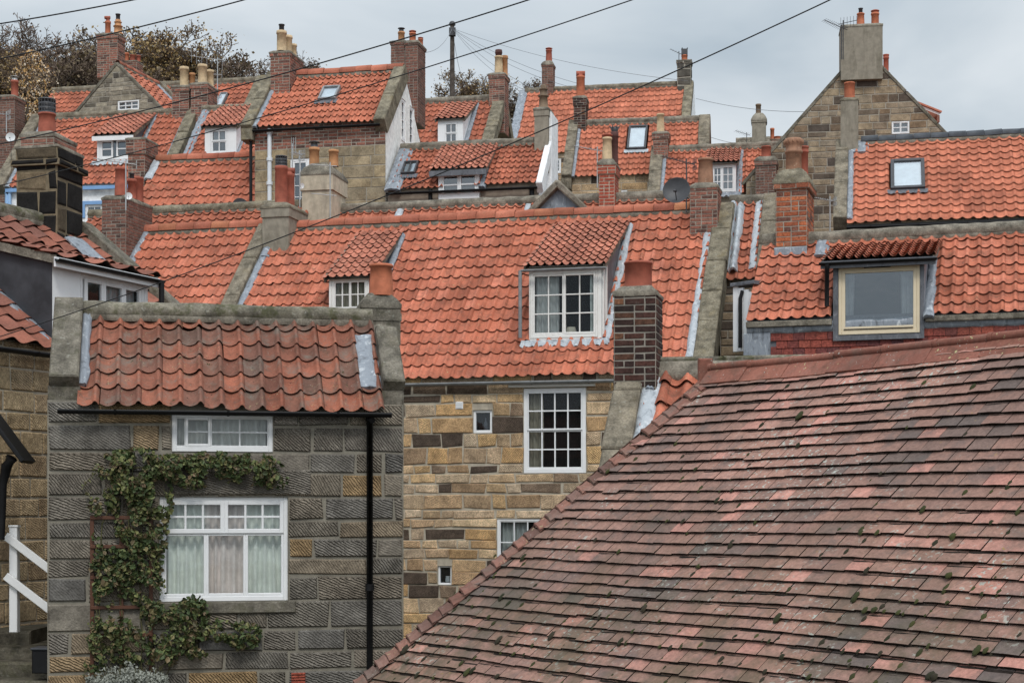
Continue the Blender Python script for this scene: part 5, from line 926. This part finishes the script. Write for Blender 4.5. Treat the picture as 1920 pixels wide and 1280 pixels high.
# steps, handrail, box, porch hood
stp = thing('stone_steps', 'worn dark stone steps climbing between the two left houses', 'steps', W(30, 1400, 18.9)); mb = MB(M['stepst'])
for k, (x1, yt, Y) in enumerate(((58, 1182, 19.6), (72, 1213, 19.2), (97, 1240, 18.8), (140, 1275, 18.4))):
    P = W(-160, yt, Y); w_ = W(x1, yt, Y).x-P.x; mb.box(wallpl(V((P.x, P.y, -3.6)), 0), 0, 0, w_, P.z+3.6, -1.6, .0, 0, .5, .03, (rg, .01))
mb.build('treads', stp)
hr = thing('handrail', 'white painted timber handrail with square post at the top of the stone steps', 'handrail', W(22, 1180, 19.0)); Yh = 19.0; pl_ = wallpl(W(0, 1180, Yh), 0)
mb = MB(M['white']); a, b, c, d = pl_.rect(17, 988, 32, 1185); mb.box(pl_, a, b, c, d, -.11, 0, 0, .5, .006); mb.box(pl_, a-.01, d, c+.01, d+.025, -.12, .01, 0, .5, .006); mb.build('post', hr)
for y0, y1 in ((995, 1062), (1070, 1137)):
    P, Q = W(12, y0+8, Yh-.02), W(100, y1+8, Yh-.02); Q += (Q-P)*.6; d_ = (Q-P).normalized(); mb = MB(M['white']); mb.box(Pl(P, d_, Z-d_*d_.z), 0, -.055, (Q-P).length, .038, .0, .035, 0, .5, .005); mb.build('rail', hr)
mb = MB(M['white']); P = W(100, 1069, Yh-.02)+(W(100, 1070, Yh)-W(12, 1003, Yh))*.55; mb.box(wallpl(V((P.x, Yh+.03, -3.4)), 0), 0, 0, .1, P.z+3.4, -.05, .0, 0, .5, .006); mb.build('post', hr)
bx = MB(M['blk']); bp = wallpl(W(59, 1262, 18.35), 4); a, b, c, d = bp.rect(59, 1219, 97, 1262); bx.box(bp, a, b, c, d, -.25, 0, 0, .5, .012); o = bx.build('storage_box'); tag(o, 'small black lidded box standing on the stone steps', 'box')
mb = MB(M['slate']); mb.box(bp, a-.012, d+.002, c+.012, d+.03, -.262, .012, 0, .5, .008); mb.build('lid', o)
Bn = B.FW; hd_ = MB(M['blk']); pa = B.FW.hit(-60, 900)[0]
hq = (W(43, 864, 18.5)-W(-70, 712, 18.5)).normalized(); hp = Pl(W(-70, 712, 18.5), hq, V((-hq.z, 0, hq.x))); hd_.box(hp, -.3, -.035, (W(43, 864, 18.5)-W(-70, 712, 18.5)).length, .015, -.45, 0, 0, .5, .01); o = hd_.build('porch_hood', B.root)
mb = MB(M['blk']); P = W(22, 858, 18.6); mb.tube([P, P+V((-.07, .03, -.1)), P+V((-.12, .05, -.3)), P+V((-.14, .06, -.95))], [.07, .065, .05, .04], 8); mb.build('hood_bracket', o)
jg = MB(M['chin']); h4 = C.FW.rect(821, 1060, 847, 1096); P = C.FW.P((h4[0]+h4[2])/2+.02, h4[1]+.045, -.14); jg.lathe(P, [(.001, 0), (.04, 0), (.05, .03), (.045, .08), (.038, .1), (.042, .12), (.036, .12), (.03, .02)], 14); o = jg.build('jug'); tag(o, 'small white jug on the sill of the lowest little window of the honey stone house', 'jug')
mb = MB(M['chin']); mb.tube([P+V((.045, -.01, .1)), P+V((.08, -.02, .09)), P+V((.08, -.02, .05)), P+V((.048, -.01, .03))], .008, 6); mb.build('handle', o)
h2 = C.FW.rect(887, 768, 923, 812); P = C.FW.P((h2[0]+h2[2])/2+.02, h2[1]+.05, -.15); bt = MB(M['leadD']); bt.lathe(P, [(.001, 0), (.035, 0), (.036, .14), (.014, .19), (.014, .25), (.001, .25)], 12); tag(bt.build('bottle'), 'dark bottle standing in the upper little window of the honey stone house', 'bottle')
lm = thing('table_lamp', 'lamp with cream shade seen through the big dormer window', 'lamp', C.last['O'] if False else W(1071, 632, 30.55)); q_ = W(1071, 628, 30.6)
mb = MB(M['shade']); mb.lathe(q_, [(.12, 0), (.08, .15), (.078, .15), (.118, 0)], 16); mb.build('lamp_shade', lm); mb = MB(M['metd']); mb.lathe(q_-Z*.12, [(.05, 0), (.05, .02), (.01, .03), (.01, .2)], 10); mb.build('stem', lm)
# ---------------------------------------------------------------- aerials, dishes, pole and wires
dish('large dark mesh dish at the end of the main ridge beside the red brick stack', W(1269, 359, 30.4), .262, (-.22, -1, .25), stem=W(1292, 372, 30.6))
dish('half hidden brown dish behind the lichened ridge below the tall white gable house', W(450, 386, 37.6), .18, (.2, -1, .25), stem=W(450, 400, 38))
dish('small round white dish on a mast at the left edge by the lead flashing', W(20, 258, 44.5), .13, (.1, -1, .1), 'white', stem=W(21, 320, 44.6)); dish('tiny white dish on the stack of three red pots', W(241, 368, 32.6), .075, (.3, -1, .1), 'white', stem=W(238, 385, 32.8)); dish('tiny white dish on the mast next to the cream stack', W(566, 349, 35.1), .065, (-.3, -1, .1), 'white', stem=W(561, 355, 35.2))
def mast_to(label, x, yb, yt, Y, bd, L, n, el, **kw): return aerial(label, W(x, yb, Y), (yb-yt)*Y/F, bd, L, n, el, **kw)
mast_to('dark aerial of many rods on the massive rendered stack', 1578, 98, 52, 43.1, (-.85, -.3, .25), .75, 12, .2, mat='metd', vert=False, refl=False); mast_to('black short rod aerial behind the massive rendered stack', 1581, 98, 44, 43.5, (.9, -.2, .15), .5, 6, .17, mat='metd', vert=True, refl=False)
mast_to('white aerial on a spotted mast right of the orange brick stack', 1556, 432, 376, 30.5, (-.95, -.3, .1), .45, 9, .09, refl=True); mast_to('dark masted aerial above the large dark dish', 1287, 380, 305, 32.2, (-.9, -.35, .15), .75, 10, .12, mat='metd')
mast_to('white masted aerial beside the smooth red brick stack', 1120, 336, 282, 36.8, (-.95, -.25, .12), .75, 11, .13); mast_to('grey aerial on the brown stack with three red pots', 236, 376, 306, 32.3, (-.96, -.25, .1), .85, 10, .09)
mast_to('tall white aerial with plates between the red pot and the cream stack', 562, 372, 290, 35, (-.4, -.9, .0), .35, 4, .12); mast_to('thin grey aerial on the cream tapered stack', 619, 352, 311, 35.3, (-.97, -.2, .03), .6, 12, .05, refl=False); mast_to('lower small aerial strapped across the cream tapered stack', 619, 395, 366, 35.25, (-.97, -.2, .05), .55, 11, .05, refl=False)
mast_to('tall many rod aerial behind the cream pots at the hilltop', 408, 195, 112, 54, (-.9, -.3, .05), 1.2, 7, .32, vert=True, refl=False); mast_to('low aerial with plate beside the cream pots at the hilltop', 407.5, 196, 140, 53.8, (-.96, -.2, .0), .6, 8, .14)
mast_to('dark aerial on the distant domed stack', 1400, 268, 252, 69.4, (-.95, -.2, .25), .7, 8, .3, mat='metd', refl=False); mast_to('small dark aerial on the stone stack of the topmost roof', 1273, 118, 100, 62, (-.9, -.2, .35), .5, 5, .12, mat='metd', refl=False)
mast_to('white pronged aerial at the extreme left by the brick stack', 12, 235, 215, 44, (-.7, -.6, .0), .3, 4, .15); mast_to('tall thin rod aerial over the stone house with the red brick band', 548, 330, 276, 35.4, (.4, -.8, 0), .3, 3, .22, vert=True, refl=False)
pt_ = W(848, 44, 78); tp_ = thing('telephone_pole', 'weathered telephone pole standing on the hilltop against the sky', 'pole', W(848, 330, 78)); mb = MB(M['pole']); mb.tube([W(848, 330, 78), pt_], [.15, .1], 10); mb.build('shaft', tp_); mb = MB(M['metd']); mb.box(wallpl(W(842, 68, 77.8), 0), 0, 0, .32, .4, -.1, .1, 0, .5, .02); mb.lathe(pt_-Z*.1, [(.16, 0), (.16, .1), (.1, .18), (.001, .18)], 12); mb.build('junction_box', tp_)
def cable(name, label, A_, B_, sag, r, mat, grp, n=28, t0=0.0, t1=1.0):
    mb = MB(M[mat]); ts = [t0+(t1-t0)*i/n for i in range(n+1)]; mb.tube([A_+(B_-A_)*t-Z*(sag*4*t*(1-t)) for t in ts], r, 6); tag(mb.build(name), label, 'cable', grp)
ca = 'black cables crossing the sky in front of the village'
def cbl(label, x0, y0, x1, y1, Y0, Y1, s=.12, r=.0062):
    cable('overhead_cable', label, W(x0, y0, Y0), W(x1, y1, Y1), s, r, 'cable', ca, 48, -.35, 1.7)
cbl('shortest black cable across the top left corner of sky', -120, 62, 300, -10, 15, 14, .02); cbl('black cable passing just over the two odd pots of the stone gable house', -150, 140, 520, -17, 16, 14.5, .04); cbl('black cable running from left sky over the orange brick stack with buff pots', -150, 301, 1060, -22, 17, 13.5, .1, .006)
cbl('thin black cable crossing the twin white dormer and passing over the white gable', -150, 381, 1250, -22, 18, 13, .12, .005); cbl('longest black cable sweeping from the mossy cottage ridge up past the domed and tapered stacks', -150, 676, 1700, -68, 18.5, 12.5, .22, .0055)
wr = 'thin telephone wires from the hilltop pole'
for k, (x, y, Y) in enumerate(((1290, 152, 62.5), (1130, 168, 64), (1075, 165, 63), (1030, 180, 62), (985, 170, 63), (786, 98, 44.5), (868, 150, 84))):
    cable('telephone_wire', 'fine grey telephone wire strung from the hilltop pole', pt_-Z*.25, W(x, y, Y), .35, .0085, 'wire', wr, 14)
cable('telephone_wire', 'fine grey wire between the white gable end and the tall stone gable', W(1305, 185, 62), W(1560, 208, 55), .2, .009, 'wire', wr, 14); cable('telephone_wire', 'lower faint wire between the topmost roof and the distant domed stack', W(1318, 252, 58), W(1405, 270, 69), .1, .008, 'wire', wr, 10)
# ---------------------------------------------------------------- trees on the hilltop
def make_tree(seed, h, lean, leaves, lmat, spread=.8, depth=5, lsz=.12, nleaf=2, th=.16):
    rg = random.Random(seed); br = MB(M['bark'], M['twig']); lf = MB(M[lmat])
    def grow(p, d, L, r, k):
        n = 3; pts = [p]; q = V(p); dd = V(d)
        for i in range(n):
            dd = (dd+V((rg.gauss(0, .16), rg.gauss(0, .16), rg.gauss(.05, .12)))).normalized(); q = q+dd*(L/n); pts.append(V(q))
        br.tube(pts, [max(.011, r*(1-.45*i/n)) for i in range(n+1)], 6 if k > 3 else 3, 0 if k > 2 else 1, .5, False)
        if k <= 2 and leaves > 0:
            for _ in range(nleaf):
                if rg.random() < leaves:
                    P = pts[rg.randrange(1, n+1)]+V((rg.gauss(0, .12), rg.gauss(0, .12), rg.gauss(0, .12))); x = V((rg.gauss(0, 1), rg.gauss(0, 1), rg.gauss(0, 1))).normalized(); y = x.cross(V((rg.gauss(0, 1), rg.gauss(0, 1), 1))).normalized(); s = lsz*rg.uniform(.6, 1.3)
                    lf.face([P-x*s*.5, P+y*s*.4, P+x*s*.5, P-y*s*.4], 0, rg.random())
        if k == 0: return
        for c in range(rg.choice((2, 3, 3)) if k > 1 else 2):
            t = rg.uniform(.45, 1.0); P = pts[0].lerp(pts[-1], t) if t < .9 else pts[-1]; nd = (dd+V((rg.gauss(0, spread), rg.gauss(0, spread), rg.gauss(.12, .35)))).normalized()
            grow(P, nd, L*rg.uniform(.6, .82), r*.55, k-1)
    grow(V((0, 0, -.3)), V((lean, 0, 1)), h*.33, th, depth)
    return br, lf
def tree(name, label, src, loc, rz, s, grp):
    t = thing(name, label, 'tree', loc, grp); t.rotation_euler = (0, 0, rz); t.scale = (s, s, s)
    for o in src:
        c = o.copy(); COL.objects.link(c); c.parent = t
    return t
protos = {}
def proto(key, *a, **k):
    br, lf = make_tree(*a, **k); me = []
    for nm, m_ in (('trunk', br), ('crown', lf)):
        if not m_.v: continue
        o = m_.build(nm, None, (0, 0, 0)); COL.objects.unlink(o); me.append(o)
    protos[key] = me
proto('bare', 1, 7.5, .1, .38, 'lfB', .75, 8, .08, 1, .14); proto('bare2', 2, 7, -.15, .34, 'lfB', .85, 8, .08, 1, .13); proto('olive', 3, 7, .1, .75, 'lfO', .85, 8, .09, 2, .14); proto('dark', 4, 5, 0, .6, 'lfG', 1.0, 8, .08, 1, .1); proto('wind', 5, 6, .5, .5, 'lfO', .85, 8, .1, 2, .14)
tg = 'trees of the hilltop wood'
TR = [('bare', -30, 40, 88, 1.1, 'bare brown tree at the far left edge of the hilltop wood', 60), ('bare2', 60, 95, 86, 1.0, 'bare tree standing behind the small yellow tree', 200), ('bare', 130, 60, 87, 1.15, 'tall bare tree left of the two odd pots', 20), ('bare2', 175, 75, 90, 1.05, 'bare dark tree directly behind the brick stack with two odd pots', 150), ('olive', 262, 55, 86, 1.15, 'rounded olive brown tree right of the two odd pots', 0), ('olive', 300, 70, 85, 1.05, 'olive tree in the middle of the hilltop wood', 100), ('wind', 330, 62, 88, 1.1, 'wind bent tree leaning over the end of the olive crowns', 0), ('dark', 385, 112, 86, 1.0, 'dark low tree behind the cream pots', 40), ('bare2', 440, 125, 88, .75, 'low bare scrub tree right of the cream pots', 80), ('bare', 497, 108, 88, .8, 'small bare tree left of the buff pots stack', 130), ('dark', 560, 128, 90, .7, 'low dark scrub tree right of the buff pots stack', 10), ('dark', 215, 110, 84, 1.1, 'dark bush behind the stone gable', 300), ('olive', 20, 100, 84, 1.0, 'brownish olive tree behind the far left brick stack', 220), ('dark', 90, 125, 83, 1.1, 'dark bush between the yellow tree and the stone gable', 20), ('olive', 345, 118, 84, .9, 'olive bush just above the cream pots', 160), ('dark', 470, 140, 85, .8, 'dark scrub behind the yellow lichened coping', 250), ('olive', 868, 140, 82, .7, 'leafy olive bush at the foot of the telephone pole', 30), ('bare', 910, 138, 83, .62, 'bare bush right of the telephone pole', 200), ('wind', 840, 148, 84, .6, 'sparse bush left of the telephone pole', 90), ('dark', 985, 160, 84, .5, 'tiny dark bush behind the brick stack with the cream pot', 0), ('bare2', -70, 80, 84, 1.0, 'bare tree half cut by the left edge', 0), ('olive', 235, 62, 91, 1.0, 'brown olive crown just above the red pots behind the stone gable', 70), ('bare', 95, 70, 91, 1.0, 'bare crown behind the bare tree left of the odd pots', 310), ('dark', 300, 105, 83, 1.2, 'wide dark bush in front of the olive crowns', 140), ('bare2', 410, 118, 90, .8, 'bare scrub crown behind the tall rod aerial', 10), ('dark', 530, 128, 84, .8, 'dark scrub behind the ridge left of the orange stack with buff pots', 330), ('bare', 40, 75, 90, 1.0, 'bare crown behind the first hilltop trees at the left', 250), ('dark', 150, 110, 85, 1.1, 'dark bush at the back of the soot stained gable roof', 200), ('bare2', 590, 140, 88, .55, 'last low bare bush of the wood above the brick band house roof', 120)]
HT = {}
for k, ob in protos.items(): HT[k] = max((ob[0].data.vertices[i].co.z for i in range(len(ob[0].data.vertices))))
for i, (k, x, yt, Y, s, lab, rz) in enumerate(TR):
    top = W(x, yt, Y); s2 = s*7.2/HT[k]; tree('tree' if k != 'dark' else 'bush', lab, protos[k], V((top.x, Y, top.z-HT[k]*s2*.97)), R_(rz), s2, tg)
rg = random.Random(8); br, lf = make_tree(11, 4.5, .0, 0, 'lfY', .6, 5, .17, 4, .08)
for _ in range(1500): a_, z_, q_ = rg.uniform(0, 2*pi), rg.uniform(-1, 1), rg.random()**.45; k_ = (1-z_*z_)**.5*q_*(1+.35*nz(a_, z_*2, 3)); x_ = V((rg.gauss(0, 1), rg.gauss(0, 1), rg.gauss(0, 1))).normalized(); y_ = x_.cross(V((rg.gauss(0, 1), rg.gauss(0, 1), 1))).normalized(); s_ = rg.uniform(.05, .1); P_l = V((.95*k_*cos(a_), .9*k_*sin(a_), 1.75+1.25*z_)); lf.face([P_l-x_*s_*.5, P_l+y_*s_*.45, P_l+x_*s_*.5, P_l-y_*s_*.45], 0, rg.random()); P = W(60, 255, 50.5)
yt_ = thing('tree', 'small autumn tree with golden yellow and pale pink leaves beside the left brick stack', 'tree', P)
zz = max(v[2] for v in br.v); f_ = 2.75/zz
for nm, m_ in (('trunk', br), ('crown', lf)):
    m_.v = [((v[0]*f_*.6 if nm == 'trunk' else v[0]*.75)+P.x, (v[1]*f_*.6 if nm == 'trunk' else v[1]*.75)+P.y, v[2]*(f_ if nm == 'trunk' else .9)+P.z) for v in m_.v]; m_.build(nm, yt_)
# ---------------------------------------------------------------- ground
mb = MB(M['soil']); ys = [-60, -20, 0, 12, 20, 26, 28, 30, 31.5, 33, 35, 38, 42, 46, 49, 52, 57, 62, 68, 75, 82, 90, 105, 120, 200, 500, 1500, 4000]; xs = [-4000, -1200, -400, -150, -80, -55]+[i*3.5-45 for i in range(27)]+[55, 80, 150, 400, 1200, 4000]
mb.grid([[V((x, y, GZ(y)-.25+(.25*nz(x*.2, y*.2, 1) if abs(x) < 60 else 0)+(1.5*max(0, min(1, (-x-5)/20))*max(0, min(1, (y-70)/20))))) for x in xs] for y in ys], 0, .5); struct(mb.build('ground', None, (0, 0, 0)))
# ---------------------------------------------------------------- sky, sun, camera
w = bpy.data.worlds.new('World'); SC.world = w; w.use_nodes = True; nt = w.node_tree; bg = nt.nodes['Background']; nn_ = lambda t_: nt.nodes.new(t_)
SUN_E, SUN_R = 50.0, 172.0
sky = nn_('ShaderNodeTexSky'); sky.sky_type = 'NISHITA'; sky.sun_disc = False; sky.sun_elevation = R_(SUN_E); sky.sun_rotation = R_(SUN_R); sky.air_density = 1.2; sky.dust_density = 3
tc = nn_('ShaderNodeTexCoord'); mp = nn_('ShaderNodeMapping'); mp.inputs['Scale'].default_value = (1, 1, 2.6); nt.links.new(tc.outputs['Generated'], mp.inputs['Vector'])
no = nn_('ShaderNodeTexNoise'); no.inputs['Scale'].default_value = 3.2; no.inputs['Detail'].default_value = 5; no.inputs['Roughness'].default_value = .5; no.inputs['Distortion'].default_value = .4; nt.links.new(mp.outputs[0], no.inputs['Vector'])
rp = nn_('ShaderNodeValToRGB'); rp.color_ramp.elements[0].position = .32; rp.color_ramp.elements[0].color = (3.9, 4.6, 5.2, 1); rp.color_ramp.elements[1].position = .68; rp.color_ramp.elements[1].color = (6.9, 7.3, 7.6, 1); nt.links.new(no.outputs['Fac'], rp.inputs[0])
sx = nn_('ShaderNodeSeparateXYZ'); nt.links.new(tc.outputs['Generated'], sx.inputs[0]); el = nn_('ShaderNodeMapRange'); el.inputs[1].default_value = .28; el.inputs[2].default_value = .95; el.inputs[3].default_value = 1.0; el.inputs[4].default_value = 2.0; nt.links.new(sx.outputs[2], el.inputs[0])
bk_ = nn_('ShaderNodeMapRange'); bk_.inputs[1].default_value = .25; bk_.inputs[2].default_value = -.7; bk_.inputs[3].default_value = 1.0; bk_.inputs[4].default_value = 1.25; nt.links.new(sx.outputs[1], bk_.inputs[0]); ml_ = nn_('ShaderNodeMath'); ml_.operation = 'MULTIPLY'; nt.links.new(el.outputs[0], ml_.inputs[0]); nt.links.new(bk_.outputs[0], ml_.inputs[1])  # sky brightened behind the camera, unseen fill added for walls facing it
mu = nn_('ShaderNodeVectorMath'); mu.operation = 'SCALE'; nt.links.new(rp.outputs[0], mu.inputs[0]); nt.links.new(ml_.outputs[0], mu.inputs['Scale'])
mx = nn_('ShaderNodeMix'); mx.data_type = 'RGBA'; mx.inputs[0].default_value = .93; nt.links.new(sky.outputs[0], mx.inputs[6]); nt.links.new(mu.outputs[0], mx.inputs[7]); nt.links.new(mx.outputs[2], bg.inputs[0]); bg.inputs[1].default_value = .118
sl = bpy.data.lights.new('sun', 'SUN'); sl.energy = 1.5; sl.angle = R_(14); sl.color = (1, .96, .9); so = bpy.data.objects.new('sun', sl); COL.objects.link(so)
e_, a_ = R_(SUN_E), R_(SUN_R); sd = V((sin(a_)*cos(e_), cos(a_)*cos(e_), sin(e_))); so.rotation_euler = sd.to_track_quat('Z', 'Y').to_euler()
cd = bpy.data.cameras.new('camera'); cam = bpy.data.objects.new('camera', cd); COL.objects.link(cam); cam.location = (0, 0, 0); cam.rotation_euler = (pi/2, 0, 0); cd.sensor_width = 36; cd.lens = 36*F/1920; cd.shift_y = (HY-640)/1920; cd.clip_start = .1; cd.clip_end = 9000; SC.camera = cam
vs = SC.view_settings; vs.view_transform = 'Standard'; vs.look = 'None'; vs.exposure = 0.0; vs.gamma = 1.0
SC.cycles.max_bounces = 6; SC.cycles.transparent_max_bounces = 12; SC.cycles.use_denoising = True
